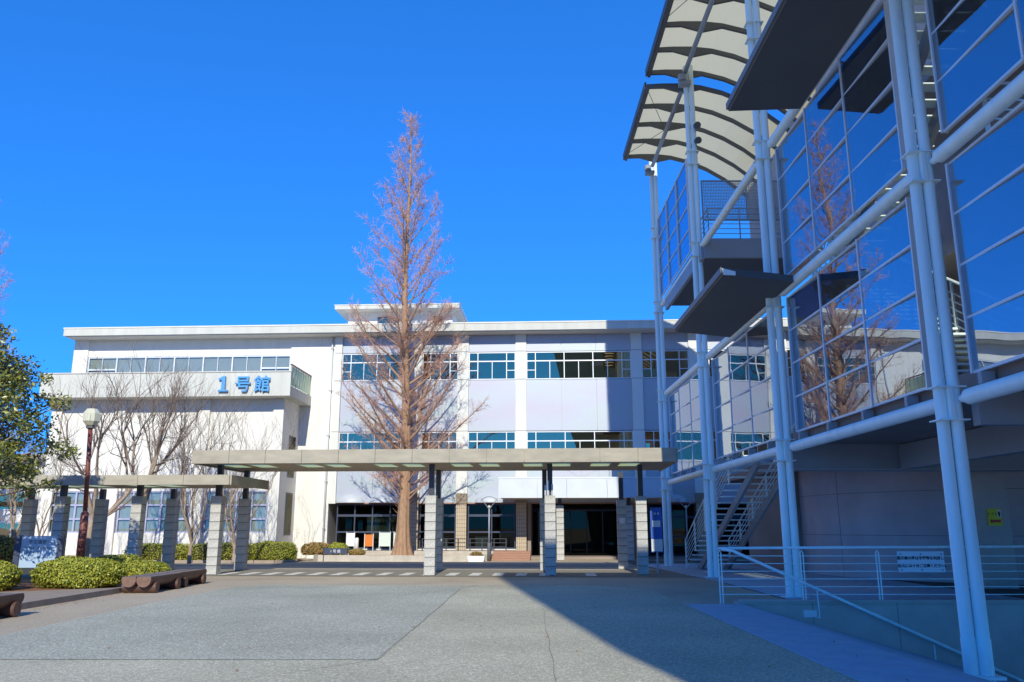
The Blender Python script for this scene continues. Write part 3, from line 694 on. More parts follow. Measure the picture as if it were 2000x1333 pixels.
# ------------------------------------------------------------------ glass stair building on the right
gb = tag(empty('glass_building', (7, 20, 0)), 'steel and glass stair building with white pipe posts along the right', 'building')
GB = Vector((7, 20, 0))
def gput(b, name, m, parent=None, smooth=False):
    b.v = [(x - GB.x, y - GB.y, z - GB.z) for x, y, z in b.v]
    return b.build(name, m, parent or gb, smooth)
POST_Y = [4.5, 12.4, 20.1, 28.0, 35.9]
GX = 6.62
TUBES = [3.48, 7.30, 11.30]
for i, y in enumerate(POST_Y):
    top = 18.5
    zb = ramp_z(6.5) if y < 18 else 0.01
    for s in (0, 1):
        x = 6.50 + 0.182 * s; yy = y + (0.03 if s == 0 else -0.03)
        p = autosmooth(gput(MB().tube([(x, yy, zb - .15), (x, yy, zb + .5), (x, yy, zb + .52), (x, yy, top)], [.10, .10, .092, .092], 20), 'pipe_post', 'pipe_white'))
    gput(MB().box(6.32, 6.86, y - .2, y + .2, zb - .02, zb + .025), 'base_plate', 'pipe_white')
    for s in (0, 1):
        x = 6.50 + 0.182 * s; yy = y + (0.03 if s == 0 else -0.03)
        for z in (2.55, 6.35, 10.2, 13.9): gput(MB().tube([(x, yy, z - .012), (x, yy, z + .012)], .0945, 20), 'weld_ring', 'pipe_white')
        for q in (0, 1): gput(MB().prism([(x - .19 * (1 - 2 * q) * s - (.0), zb + .025), (x - .19 * (1 - 2 * q) * s, zb + .03), (x, zb + .28)], 'y', yy - .008, yy + .008), 'gusset', 'pipe_white') if False else None
    for z in TUBES + [14.8]:
        b = MB(); b.box(6.36, 6.82, y - .16, y + .16, z + .18, z + .20); b.box(6.36, 6.82, y - .16, y + .16, z - .32, z - .30)
        b.box(6.56, 6.62, y - .14, y + .14, z - .3, z + .18)
        gput(b, 'post_bracket', 'pipe_white')
    if y > 25:
        b = MB(); b.tube([(6.3, y - .3, 17.72), (6.3, y - .3, 17.95)], .16, 10); b.box(6.2, 6.6, y - .35, y, 17.6, 17.72); gput(b, 'post_head', 'steel_grey')
for z in TUBES:
    for i in range(4):
        if z > 11 and i < 1: pass
        y0, y1 = POST_Y[i] + .38, POST_Y[i + 1] - .38
        b = MB().tube([(6.72, y0 - .2, z), (6.72, y0 - .06, z), (6.72, y0, z), (6.72, y1, z), (6.72, y1 + .06, z), (6.72, y1 + .2, z)], [.06, .06, .12, .12, .06, .06], 18)
        o = autosmooth(gput(b, 'pipe_beam', 'pipe_white'), 40)
# glazing bays: rows of panes between mullions
pane_me = {}
def glazing(yf, z0, z1, nr=4, nc=3, w=2.03, x=GX + .22, tilt=0.0, gm='glass_blue'):
    f = MB(); t = .045
    yn = yf - nc * w
    for k in range(nc + 1): f.box(x - .062, x + .05, yf - k * w - t / 2, yf - k * w + t / 2, z0 - .02, z1 + .02)
    for r in range(nr + 1):
        z = z0 + (z1 - z0) * r / nr
        for k in range(nc): f.box(x - .028, x + .028, yf - (k + 1) * w + t / 2, yf - k * w - t / 2, z - t / 2, z + t / 2)
    fr = gput(f, 'glazing_frame', 'alu_frame')
    pw_, ph = w - t, (z1 - z0) / nr - t
    key = (round(pw_, 3), round(ph, 3), gm)
    if key not in pane_me: pane_me[key] = MB().box(-.005, .005, -pw_ / 2, pw_ / 2, -ph / 2, ph / 2).mesh('pane', gm)
    rr = random.Random(int(yf * 10 + z0))
    for k in range(nc):
        for r in range(nr):
            o = put('pane', pane_me[key], fr, (x - GB.x, yf - (k + .5) * w - GB.y, z0 + (z1 - z0) * (r + .5) / nr))
            o.rotation_euler = (0, rr.uniform(-.0015, .0015), tilt + rr.uniform(-.002, .002))
            if tilt: o.scale = (1, .985, 1)
    for y in [yf - k * w for k in range(nc + 1)]: pass
TL = R(2.2)
for yf in (12.0, 19.7, 27.55, 35.45): glazing(yf, 3.84, 7.13, w=2.12, tilt=TL)
for yf in (12.0, 19.7): glazing(yf, 7.70, 11.1, w=2.12, tilt=TL)
glazing(12.0, 11.7, 14.9, w=2.12, tilt=TL)
glazing(35.4, 11.6, 15.25, 4, 3, 2.1, GX + .02, gm='glass_clear')
# gutters under the glazing
for yf in (12.0, 19.7, 27.55, 35.45):
    for k in range(4): gput(MB().box(6.75, 6.95, yf - .3 - k * 1.8, yf - .2 - k * 1.8, 3.62, 3.80), 'glass_clip', 'steel_grey')
# solid core, floors and beams behind the glass
gput(MB().box(9.9, 24, -2, 24.5, 3.95, 17.2), 'core', 'concrete')
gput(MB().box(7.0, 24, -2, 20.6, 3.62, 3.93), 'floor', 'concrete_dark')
for z in (7.1, 10.9): gput(MB().box(8.6, 9.88, -2, 19.2, z - .25, z), 'floor', 'concrete')
gput(MB().box(6.95, 14, 20.7, 20.95, 3.05, 3.9), 'beam', 'steel_grey'); gput(MB().box(6.9, 14, 20.62, 21.03, 2.98, 3.045), 'beam_flange', 'steel_grey')
gput(MB().box(9.6, 9.85, 5, 20.6, 3.0, 3.6), 'beam', 'steel_grey'); gput(MB().box(7.0, 10, 12.3, 12.5, 3.1, 3.6), 'beam', 'steel_grey')
# concrete drum and columns of the open ground floor
b = MB(); N = 40; cx, cy, rad = 17.3, 30.5, 6.6
pts = [(cx + rad * math.cos(2 * math.pi * k / N), cy + rad * math.sin(2 * math.pi * k / N)) for k in range(N)]
b.prism(pts, 'z', 0.0, 4.0); autosmooth(gput(b, 'drum_wall', 'concrete_smooth'), 30)
for z in (1.35, 2.7):
    b = MB(); b.prism([(cx + (rad + .004) * math.cos(2 * math.pi * k / N), cy + (rad + .004) * math.sin(2 * math.pi * k / N)) for k in range(N)], 'z', z, z + .018); gput(b, 'form_joint', 'concrete_dark')
for k in range(22, 40, 4):
    a = 2 * math.pi * (k - 8) / N; x, y = cx + (rad + .003) * math.cos(a), cy + (rad + .003) * math.sin(a)
    gput(MB().box(x - .006, x + .006, y - .006, y + .006, 0.02, 3.98), 'form_joint', 'concrete_dark')
gput(MB().box(12.6, 13.5, 22.9, 23.7, 0.012, 3.6), 'column', 'concrete'); gput(MB().box(10.3, 11.0, 31.5, 37, .012, 4.2), 'wall', 'concrete_dark')
gput(MB().box(14.8, 24, 26.5, 26.8, 0.012, 3.6), 'wall', 'concrete_dark'); gput(MB().box(9.9, 24, 20.7, 40, 3.66, 3.94), 'floor', 'concrete_dark')
# platform with mesh screen
pf = gput(MB().box(6.75, 10.4, 27.5, 34.5, 10.95, 11.25), 'platform', 'steel_dark'); gput(MB().box(6.7, 10.5, 27.35, 27.48, 10.75, 11.45), 'edge_beam', 'steel_grey'); gput(MB().box(6.62, 6.74, 27.5, 34.5, 10.75, 11.4), 'edge_beam', 'steel_grey')
for z in (11.65, 11.83, 12.01, 12.19, 12.37, 12.58):
    gput(MB().tube([(6.9, 27.42, z), (10.4, 27.42, z)], .014 if z < 12.5 else .025, 6), 'rail_bar', 'steel_grey')
    gput(MB().tube([(6.9, 27.42, z), (6.9, 34.3, z)], .014 if z < 12.5 else .025, 6), 'rail_bar', 'steel_grey')
for x in (6.9, 8.0, 9.2, 10.4): gput(MB().box(x - .02, x + .02, 27.4, 27.44, 11.45, 12.58), 'rail_post', 'steel_grey')
for x0, x1, z0, z1 in ((7.15, 10.4, 12.75, 14.35),):
    b = MB(); b.box(x0 - .05, x0, 29.0, 29.05, 11.25, z1); b.box(x1, x1 + .05, 29.0, 29.05, 11.25, z1); b.box(x0, x1, 29.0, 29.05, z1 - .05, z1); b.box(x0, x1, 29, 29.05, z0, z0 + .05); b.box(8.75, 8.8, 29, 29.05, z0 + .05, z1 - .05)
    fr = gput(b, 'screen_frame', 'steel_grey')
    b = MB(); k = 0
    z = z0 + .1
    while z < z1 - .05: b.box(x0, x1, 29.02, 29.03, z, z + .022); z += .06
    x = x0 + .05
    while x < x1: b.box(x, x + .018, 29.032, 29.04, z0 + .05, z1 - .05); x += .06
    o = gput(b, 'mesh_infill', 'steel_grey', fr)
gput(MB().box(7.3, 9.3, 31.0, 31.9, 11.26, 12.5), 'plant_box', 'pipe_white')
# upper wall behind the platform
gput(MB().box(10.5, 10.8, 27.3, 34.5, 10.7, 16.2), 'wall', 'concrete')
# awnings: thin tilted blades held off the glass
def awning(y0, y1, z, zi):
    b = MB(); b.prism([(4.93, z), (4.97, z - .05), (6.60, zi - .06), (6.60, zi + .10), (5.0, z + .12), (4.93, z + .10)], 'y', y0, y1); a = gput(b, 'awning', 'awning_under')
    b = MB(); b.prism([(4.905, z - .02), (4.928, z - .02), (4.928, z + .13), (4.905, z + .13)], 'y', y0, y1); gput(b, 'edge_strip', 'awning_edge', a)
    b = MB(); b.prism([(4.93, z + .105), (5.25, z + .02), (5.25, z - .075), (4.97, z - .062)], 'y', y0 - .02, y0 - .003); gput(b, 'end_plate', 'pipe_white', a)
    for yy in (y0 + 1.2, y1 - 1.2): gput(MB().bar((5.3, yy, z + .1), (6.66, yy, zi + .5), .05, .05), 'stay', 'steel_grey', a)
awning(4.0, 17.3, 10.95, 11.02); awning(18.6, 24.4, 7.45, 7.28)
# roof: membrane vault on curved ribs with a cantilevered outer wing
PROF = [(5.14, 18.12), (5.8, 18.16), (6.5, 18.16), (7.2, 18.08), (8.0, 17.86), (8.8, 17.50), (9.6, 17.0), (10.4, 16.35), (11.2, 15.6)]
def roof_bay(PROF, i0, ribs):
    for k in range(len(ribs) - 1):
        b = MB()
        for j in range(i0, len(PROF) - 1):
            (xa, za), (xb, zb) = PROF[j], PROF[j + 1]
            b.quad((xa, ribs[k], za), (xb, ribs[k], zb), (xb, ribs[k + 1], zb), (xa, ribs[k + 1], za))
        gput(b, 'membrane_panel', 'membrane', None, True)
    for y in ribs:
        top = PROF[i0:]; bot = []
        for (x, z) in reversed(top):
            dep = .16 + .30 * max(0, 1 - abs(x - 6.4) / .75) ** 1.6
            bot.append((x, z - dep))
        poly = [(x, z + .0) for x, z in [(x, z - .004) for x, z in top]] + bot
        n = len(top); b = MB()
        base = 0
        for t in (-.05, .05):
            for (x, z) in poly: b.v.append((x, y + t, z))
        m2 = len(poly)
        for j in range(n - 1):
            a0, a1, c1, c0 = j, j + 1, m2 - 2 - j, m2 - 1 - j
            b.f.append((a0, a1, c1, c0)); b.f.append((m2 + c0, m2 + c1, m2 + a1, m2 + a0))
            b.f.append((c0, c1, m2 + c1, m2 + c0)); b.f.append((a1, a0, m2 + a0, m2 + a1))
        b.f.append((0, m2 - 1, 2 * m2 - 1, m2)); b.f.append((n - 1, n, m2 + n, m2 + n - 1))
        gput(b, 'rib', 'steel_dark')
R1 = [34.8, 33.27, 31.74, 30.21, 28.68]; R2 = [28.3 - 1.53 * k for k in range(18)]
PROF2 = [(x, z + .36) for x, z in PROF]   # the nearer wing sits a step higher
roof_bay(PROF, 0, R1); roof_bay(PROF2, 0, R2)
for y0, y1, dz in ((28.62, 34.9, 0), (1.0, 28.36, .36)):
    b = MB(); b.box(5.06, 5.13, y0, y1, 17.92 + dz, 18.2 + dz); b.box(5.14, 5.24, y0, y1, 17.88 + dz, 17.95 + dz); gput(b, 'edge_beam', 'steel_dark')
    gput(MB().tube([(6.4, y0 - .1, 17.68 + dz), (6.4, y1 + .05, 17.68 + dz)], .085, 12), 'purlin', 'steel_grey', None, True)
    n = int((y1 - y0) / 6)
    for k in range(n):
        ya = y0 + k * 6; gput(MB().tube([(5.2, ya + .2, 18.0 + dz), (6.36, ya + 3, 17.75 + dz)], .012, 5), 'tie_rod', 'black_steel'); gput(MB().tube([(6.36, ya + 3, 17.75 + dz), (5.2, ya + 5.8, 18.0 + dz)], .012, 5), 'tie_rod', 'black_steel')
b = MB(); b.box(10.9, 24, -2, 33, 15.5, 17.6); gput(b, 'roof_block', 'concrete')
# flood lamps on the posts
for y, z in ((28.0, 16.0), (28.0, 15.4), (35.9, 14.6)):
    b = MB(); b.tube([(6.75, y - .12, z), (6.78, y - .3, z - .06)], [.10, .13], 12); b.box(6.7, 6.76, y - .1, y, z - .25, z + .05); gput(b, 'flood_lamp', 'steel_dark')

def stairs(name, label, x0, x1, ya, yb, za, zb, n, rail_x, solid=True):
    rt = tag(empty(name, (x0, ya, za)), label, 'stairs'); off = Vector((x0, ya, za))
    def sp(b, nm, m):
        b.v = [tuple(Vector(v) - off) for v in b.v]; return b.build(nm, m, rt)
    tread = None; s = 1 if yb > ya else -1; g = abs(yb - ya) / n
    tm = MB().bbox(-(x1 - x0) / 2 + .02, (x1 - x0) / 2 - .02, -.16, .16, -.045, 0, .008).mesh('tread', 'pipe_white')
    for k in range(n):
        t = (k + .5) / n; put('tread', tm, rt, ((x1 - x0) / 2, ya + (yb - ya) * t - off.y, za + (zb - za) * (k + 1) / n - off.z))
    for x in (x0 + .45, x1 - .25): sp(MB().bar((x, ya, za - .18), (x, yb, zb - .22), .10, .26), 'stringer', 'steel_grey')
    sl = Vector((0, yb - ya, zb - za))
    for rx in rail_x:
        for k in range(6):
            t = k / 5; y = ya + (yb - ya) * t; z = za + (zb - za) * t + .1; sp(MB().box(rx - .025, rx + .025, y - .025, y + .025, z - .1, z + 1.0), 'rail_post', 'pipe_white')
        for h in (.2, .36, .52, .68, .84, 1.1): sp(MB().tube([(rx, ya, za + h), (rx, yb, zb + h)], .014 if h < 1 else .026, 6), 'rail_bar', 'pipe_white')
    return rt
stairs('staircase', 'open-tread steel staircase rising from the pavement under the glass', 7.0, 8.75, 34.3, 25.2, .02, 3.75, 20, (7.0, 8.75))
stairs('staircase', 'upper open-tread flight behind the blue glass of the second bay', 7.15, 8.6, 13.2, 18.8, 3.93, 7.1, 18, (7.15, 8.55))
stairs('staircase', 'topmost open-tread flight behind the upper blue glass', 7.15, 8.6, 18.6, 13.0, 7.1, 10.9, 20, (7.15,))
stairs('staircase', 'open-tread flight behind the near glass at the right edge', 7.15, 8.6, 6.0, 11.4, 3.93, 7.1, 18, (7.15, 8.55))

# retaining wall, railing with its notice, sloping handrail
rw = tag(empty('retaining_wall', (5, 18.42, 0)), 'concrete retaining wall dropping beside the ramp below the railing', 'wall')
b = MB(); b.prism([(RX0 - .1 - 5, 0.05), (11, 0.05), (11, RZ * (16 - RX0) - .3), (RX0 - .1 - 5, -.25)], 'y', 0, .25); b.build('wall', 'concrete', rw)
MB().box(-.1, 11, -.03, .28, .053, .09).build('coping', 'concrete', rw)
for x in (1.4, 3.2, 5.0): MB().box(x, x + .015, -.003, .01, ramp_z(x + 5) + .02, .045).build('form_joint', 'concrete_dark', rw)
MB().box(1.2, 1.48, -.02, .02, -.26, -.12).build('step_light', 'sign_white', rw)
rl = tag(empty('railing', (4.5, 18.5, 0)), 'white steel railing with horizontal bars above the ramp', 'railing')
for z in (.2, .36, .52, .68, .84, 1.0): MB().tube([(0, 0, z), (10, 0, z)], .011, 6).build('bar', 'pipe_white', rl)
MB().tube([(-.03, 0, 1.16), (10, 0, 1.22)], .03, 10).build('top_rail', 'pipe_white', rl, True)
for x in (0, 1.78, 3.42, 5.1, 6.8, 8.5):
    b = MB(); b.tube([(x - .03, 0, 0.01), (x - .03, 0, 1.06), (x, 0, 1.12), (x + .03, 0, 1.06), (x + .03, 0, 0.01)], .014, 6); b.build('post', 'pipe_white', rl)
hr = tag(empty('handrail', (4.6, 18.2, 1.14)), 'sloping white pipe handrail beside the ramp', 'handrail')
MB().tube([(-.05, .25, 0), (.1, 0, -.02), (6.2, 0, -2.75)], .032, 10).build('pipe', 'pipe_white', hr, True)
for x in (1.85, 4.2): MB().tube([(x, 0, -.46 * x), (x + .03, .05, -.46 * x - .55), (x + .03, .2, -.46 * x - .55)], .014, 6).build('bracket', 'pipe_white', hr)
nt_ = tag(empty('notice_sign', (8.82, 18.44, .66)), 'pale caution notice in two lines of Japanese on the white railing', 'sign')
MB().bbox(-.5, .5, -.02, .0, -.0, .44, .006).build('plate', 'sign_face', nt_)
lettering('lettering', '悪天候の時は手摺等を利用し', .078, 'ink', nt_, (-.01, -.023, .27), bold=.002)
lettering('lettering', '足元には十分ご注意ください。', .078, 'ink', nt_, (.03, -.023, .11), bold=.002)
for x in (-.44, 0, .44):
    for z in (.05, .38): MB().tube([(x, -.03, z), (x, -.018, z)], .014, 8).build('bolt', 'steel_dark', nt_)
yw = tag(empty('toilet_sign', (13.07, 22.885, 1.65)), 'small yellow sign with a red arrow on the concrete column', 'sign')
MB().box(-.19, .19, -.012, 0, 0, .45).build('plate', 'yellow', yw)
MB().prism([(-.15, .12), (-.08, .19), (-.08, .155), (.15, .155), (.15, .085), (-.08, .085), (-.08, .05)], 'y', -.017, -.013).build('arrow', 'red_ink', yw)
lettering('lettering', 'トイレ', .1, 'ink', yw, (-.05, -.014, .28)); MB().box(.08, .17, -.016, -.013, .22, .42).build('pictogram_panel', 'sign_white', yw)
MB().prism([(.11, .24), (.14, .24), (.155, .33), (.14, .38), (.11, .38), (.095, .33)], 'y', -.02, -.0165).build('pictogram', 'ink', yw)

# unseen block added behind the viewpoint, outlined to cast the shadow across the square
sb = tag(empty('shadow_block', (10, -20, 0)), 'tall unseen olive block added behind the viewpoint to shade the square', 'building')
b = MB(); b.prism([(-6.6, 0), (-7.8, 9), (-8.75, 12), (-10.74, 21.9), (-2.4, 21.9), (-2.4, 0)], 'y', 11.5, 14.6); b.build('wall', 'olive_wall', sb)   # thin leaning outline, shaped for the slanted edge of the shadow
for z in range(4, 22, 4): MB().box(-6.4, -3.3, 14.605, 14.8, z, z + .4).build('floor_band', 'concrete', sb)

# ------------------------------------------------------------------ planting on the left
bedp = [(-9.95, 13.5), (-10.0, 24.5), (-11.0, 27.3), (-30, 27.3), (-30, 13.5)]
bed = sheet('planting_soil', [(x, y) for x, y in bedp], 0.06, 'soil')
sheet('path', [(-9.93, 12.5), (-9.96, 22.4), (-12.6, 20.6), (-30, 17.5), (-30, 12.5)], 0.085, 'kerb')
kb = struct(MB().box(-9.93, -9.80, 9.5, 9.51, 0, .1).build('kerb', 'kerb'))
kpts = [(-9.86, 9.5)] + [(-9.86 - .004 * (k % 2), 9.5 + 1.0 * k) for k in range(1, 15)] + [(-9.95, 24.5), (-10.35, 25.6), (-11.0, 26.6), (-12.0, 27.3)] + [(-12 - k, 27.35) for k in range(1, 14)]
for k in range(len(kpts) - 1):
    p, q = Vector((*kpts[k], .065)), Vector((*kpts[k + 1], .065)); d = (q - p).normalized() * .004
    MB().bar(p + d, q - d, .14, .13).build('kerbstone', 'kerb', kb)
# strip of soil and kerb in front of the left block
p = [cam_pt(x, y) for x, y in ((-26, -6.2), (-10.6, -6.2), (-9.9, -5.2), (-10.2, -2.6), (-26, -2.6))]
sheet('planting_soil', [(v.x, v.y) for v in p], 0.07, 'soil')
kb2 = struct(MB().bar(p[1] + Vector((0, 0, .06)), p[2] + Vector((0, 0, .06)), .14, .14).build('kerb', 'kerb'))
for k in range(16):
    a0, a1 = p[0].lerp(p[1], k / 16), p[0].lerp(p[1], (k + 1) / 16 - .002)
    MB().bar(a0 + Vector((0, 0, .06)), a1 + Vector((0, 0, .06)), .14, .14).build('kerbstone', 'kerb', kb2)
pv = [cam_pt(x, y) for x, y in ((-9.7, -5.4), (9, -5.0), (9, -4.55), (-9.7, -4.55))]
sheet('path', [(v.x, v.y) for v in pv], 0.012, 'kerb')

def leaf_quad(V, F, c, n, up, L, W):
    a = n.cross(up)
    if a.length < 1e-4: a = Vector((1, 0, 0))
    a.normalize(); b = a.cross(n)
    i = len(V)
    V += [tuple(c - b * L), tuple(c + a * W), tuple(c + b * L + n * L * .15), tuple(c - a * W)]
    F.append((i, i + 1, i + 2, i + 3))
def rvec(rr):
    while True:
        v = Vector((rr.uniform(-1, 1), rr.uniform(-1, 1), rr.uniform(-1, 1)))
        if .05 < v.length < 1: return v.normalized()
def shrub(label, loc, sx, sy, sz, n, seed, m='leaf_hedge', leaf=.032, boxy=2.6, rz=0.0, name='hedge', group='clipped shrubs', z0=.06):
    rr = random.Random(seed); o = tag(empty(name, (*loc, z0), rz), label, 'shrub', group)
    def surf(d, k):
        e = boxy
        q = (abs(d.x) ** e + abs(d.y) ** e + abs(d.z) ** e) ** (-1 / e)
        bump = 1 + .05 * math.sin(5 * d.x + seed) * math.cos(4 * d.y + 2 * seed) + .03 * math.sin(11 * d.z + 7 * d.x)
        return Vector((d.x * q * sx * k * bump, d.y * q * sy * k * bump, sz * .45 + d.z * q * sz * .55 * k * bump))
    b = MB(); N, K = 20, 10
    for j in range(K + 1):
        ph = math.pi * j / K
        for i in range(N):
            th = 2 * math.pi * i / N; p = surf(Vector((math.sin(ph) * math.cos(th), math.sin(ph) * math.sin(th), math.cos(ph))), .90); b.v.append((p.x, p.y, max(p.z, .02)))
    for j in range(K):
        for i in range(N): b.f.append((j * N + i, j * N + (i + 1) % N, (j + 1) * N + (i + 1) % N, (j + 1) * N + i))
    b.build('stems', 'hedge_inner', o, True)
    l = MB()
    for _ in range(n):
        d = rvec(rr); p = surf(d, rr.uniform(.88, 1.045))
        if p.z < .03: continue
        nn = (d + rvec(rr) * .9).normalized(); s = leaf * rr.uniform(.7, 1.35)
        leaf_quad(l.v, l.f, p, nn, rvec(rr), s, s * .55)
    l.build('foliage', m, o)
    return o
shrub('large rounded clipped hedge behind the kerb left of the log bench', (-11.45, 22.7), 1.08, .72, .76, 12000, 3, leaf=.034)
shrub('rounded clipped hedge at the left edge by the near log bench', (-13.35, 21.6), .85, .7, .72, 7000, 4, leaf=.034)
shrub('low clipped hedge behind the far log bench', (-11.15, 25.9), .72, .55, .56, 5200, 5)
shrub('low flat hedge between the rounded hedge and the bench', (-12.1, 26.3), .8, .6, .72, 5200, 6)
for k, (x, w, lab) in enumerate(((-17.5, 1.6, 'boxy hedge before the white wall, left of the three in a row'), (-14.3, 1.7, 'boxy hedge before the white wall, middle of the three'), (-11.95, 1.0, 'boxy hedge before the white wall, right of the three'))):
    pp = cam_pt(x + .9, -5.1); shrub(lab, (pp.x, pp.y), w, .6, .78 + .05 * k, 7000, 20 + k, boxy=4, rz=GA)
pp = cam_pt(-10.75, -4.6); shrub('small round bush alone at the corner of the white wall', (pp.x, pp.y), .62, .5, .72, 3600, 31)
shrub('dark bush behind the pillars at the left edge', (-21.3, 34.5), 1.3, 1.0, 1.25, 5000, 33, 'leaf_dark', .05)
shrub('small orange-leaved bush at the left edge', (-17.2, 27.9), .5, .45, .75, 2600, 34, 'leaf_orange', .04)
for k, (x, w, h, mm, lab) in enumerate(((-9.6, .75, .62, 'leaf_mixed', 'loose flowering shrub at the foot of the white wall'), (-8.55, .5, .6, 'leaf_hedge', 'green shrub just behind the small nameboard'), (-7.6, .4, .3, 'leaf_mixed', 'low brownish shrub inside the planter'))):
    pp = cam_pt(x, -3.0 + .1 * k); shrub(lab, (pp.x, pp.y), w, .45, h, 2600, 40 + k, mm, .045, 2.2, name='shrub', group='shrubs along the hall', z0=.25)
pp = cam_pt(-1.5, -4.0)
l = MB(); rr = random.Random(77)
for _ in range(700):
    d = rvec(rr); q = Vector((d.x * .32, d.y * .15, abs(d.z) * .22)) * rr.uniform(.5, 1.1); leaf_quad(l.v, l.f, Vector((0, 0, .25)) + q, rvec(rr), rvec(rr), .035, .02)
l.build('flowers', 'leaf_mixed', pot)

# ---- trees
def curve_pts(rr, p, d, L, n, up=0.0, wob=.12):
    pts = [p.copy()]; d = d.normalized()
    for k in range(n):
        d = (d + Vector((rr.uniform(-wob, wob), rr.uniform(-wob, wob), rr.uniform(-wob, wob) + up))).normalized(); p = p + d * (L / n); pts.append(p.copy())
    return pts, d
def redwood(seed, H=24.4):
    rr = random.Random(seed)
    tr = MB(); N = 18; zs = [0, .25, .6, 1.1, 1.8, 2.8, 4, 5.5, 7.5, 10, 12.5, 15, 17.5, 20, 22, 23.4, H]
    def rad(z): 
        base = .285 * (1 - z / H) ** .95 + .008
        return base + .10 * math.exp(-z / 1.3) + .12 * math.exp(-z / .3)
    axis = lambda z: Vector((.10 * math.sin(z * .35) * min(1, z / 4) - .013 * z, .06 * math.sin(z * .5 + 1) * min(1, z / 4), z))
    for z in zs:
        c = axis(z); fl = .20 * math.exp(-z / 1.6) + .035
        for i in range(N * 2):
            th = math.pi * i / N; r = rad(z) * (1 + fl * math.sin(7 * th + z * .35) + fl * .5 * math.sin(4 * th + 1.3)); tr.v.append((c.x + r * math.cos(th), c.y + r * math.sin(th), z))
    M = 2 * N
    for j in range(len(zs) - 1):
        for i in range(M): tr.f.append((j * M + i, j * M + (i + 1) % M, (j + 1) * M + (i + 1) % M, (j + 1) * M + i))
    br = MB(); tw = MB()
    nb = 124; ang = 0
    for k in range(nb):
        t = (k + rr.random()) / nb; z = 2.6 + (H - 3.0) * t ** 1.2; ang += 2.4 + rr.uniform(-.5, .5)
        big = rr.random() < .62
        reach = (H - z) * .205 * (rr.uniform(.9, 1.06) if big else rr.uniform(.35, .65)) + .22
        if z < 4.2: reach *= rr.uniform(.5, .9)
        el = R(rr.uniform(28, 44)) if z < 12 else R(rr.uniform(38, 56))
        d = Vector((math.cos(ang) * math.cos(el), math.sin(ang) * math.cos(el), math.sin(el)))
        L = reach / math.cos(el) * 1.05; n = 8
        pts, _ = curve_pts(rr, axis(z) + Vector((math.cos(ang), math.sin(ang), 0)) * rad(z) * .6, d, L, n, up=.045, wob=.085)
        r0 = .009 + .0125 * L * (1.0 if z < 12 else .75)
        br.tube(pts, [r0 * (1 - .88 * i / n) + .003 for i in range(n + 1)], 5, False)
        ns = int(4 + L * 4.6)
        for q in range(ns):
            u = rr.uniform(.22, 1.0); i = min(n - 1, int(u * n)); p = pts[i].lerp(pts[i + 1], u * n - i)
            dd = (pts[i + 1] - pts[i]).normalized(); sd = dd.cross(rvec(rr)).normalized()
            sl = rr.uniform(.35, .95) * (.35 + .75 * (1 - u * .55)) * min(1.25, .45 + L * .2)
            sp, e = curve_pts(rr, p, (dd * .75 + sd * .85 + Vector((0, 0, .25))), sl, 3, up=.06, wob=.16)
            br.tube(sp, [.009, .007, .005, .0035], 3, False)
            for _ in range(int(5 + sl * 11)):
                v = rr.random(); j = min(2, int(v * 3)); c = sp[j].lerp(sp[j + 1], v * 3 - j)
                td = ((sp[j + 1] - sp[j]).normalized() * .6 + rvec(rr) * .9 + Vector((0, 0, .15))).normalized(); tl = rr.uniform(.10, .34)
                tw.tube([c, c + td * tl * .5 + rvec(rr) * .02, c + td * tl], [.0060, .0048, .0030], 3, False)
    # short epicormic shoots on the trunk
    for _ in range(420):
        z = rr.uniform(2.0, 12); a = rr.uniform(0, 6.28); p = axis(z) + Vector((math.cos(a), math.sin(a), 0)) * rad(z)
        sp, e = curve_pts(rr, p, Vector((math.cos(a), math.sin(a), .5)), rr.uniform(.15, .5), 2, up=.1, wob=.3); tw.tube(sp, [.006, .005, .003], 3, False)
    return tr.mesh('trunk', 'bark_red', True), br.mesh('limbs', 'limb_red', True), tw.mesh('crown', 'twig_red')
RW = redwood(11, 23.9)
def place_redwood(label, loc, rz, sc=1.0):
    o = tag(empty('bare_conifer', loc, rz), label, 'tree', 'tall bare conifers'); o.scale = (sc, sc, sc)
    for nm, me in zip(('trunk', 'limbs', 'crown'), RW): put(nm, me, o)
    return o
place_redwood('tall conical bare tree with reddish twigs standing before the hall', (-5.38, 42.0, .18), 0.4)
place_redwood('bare reddish tree cut off by the left edge above the evergreen', (-27.7, 41.0, 0), 2.2, .80)

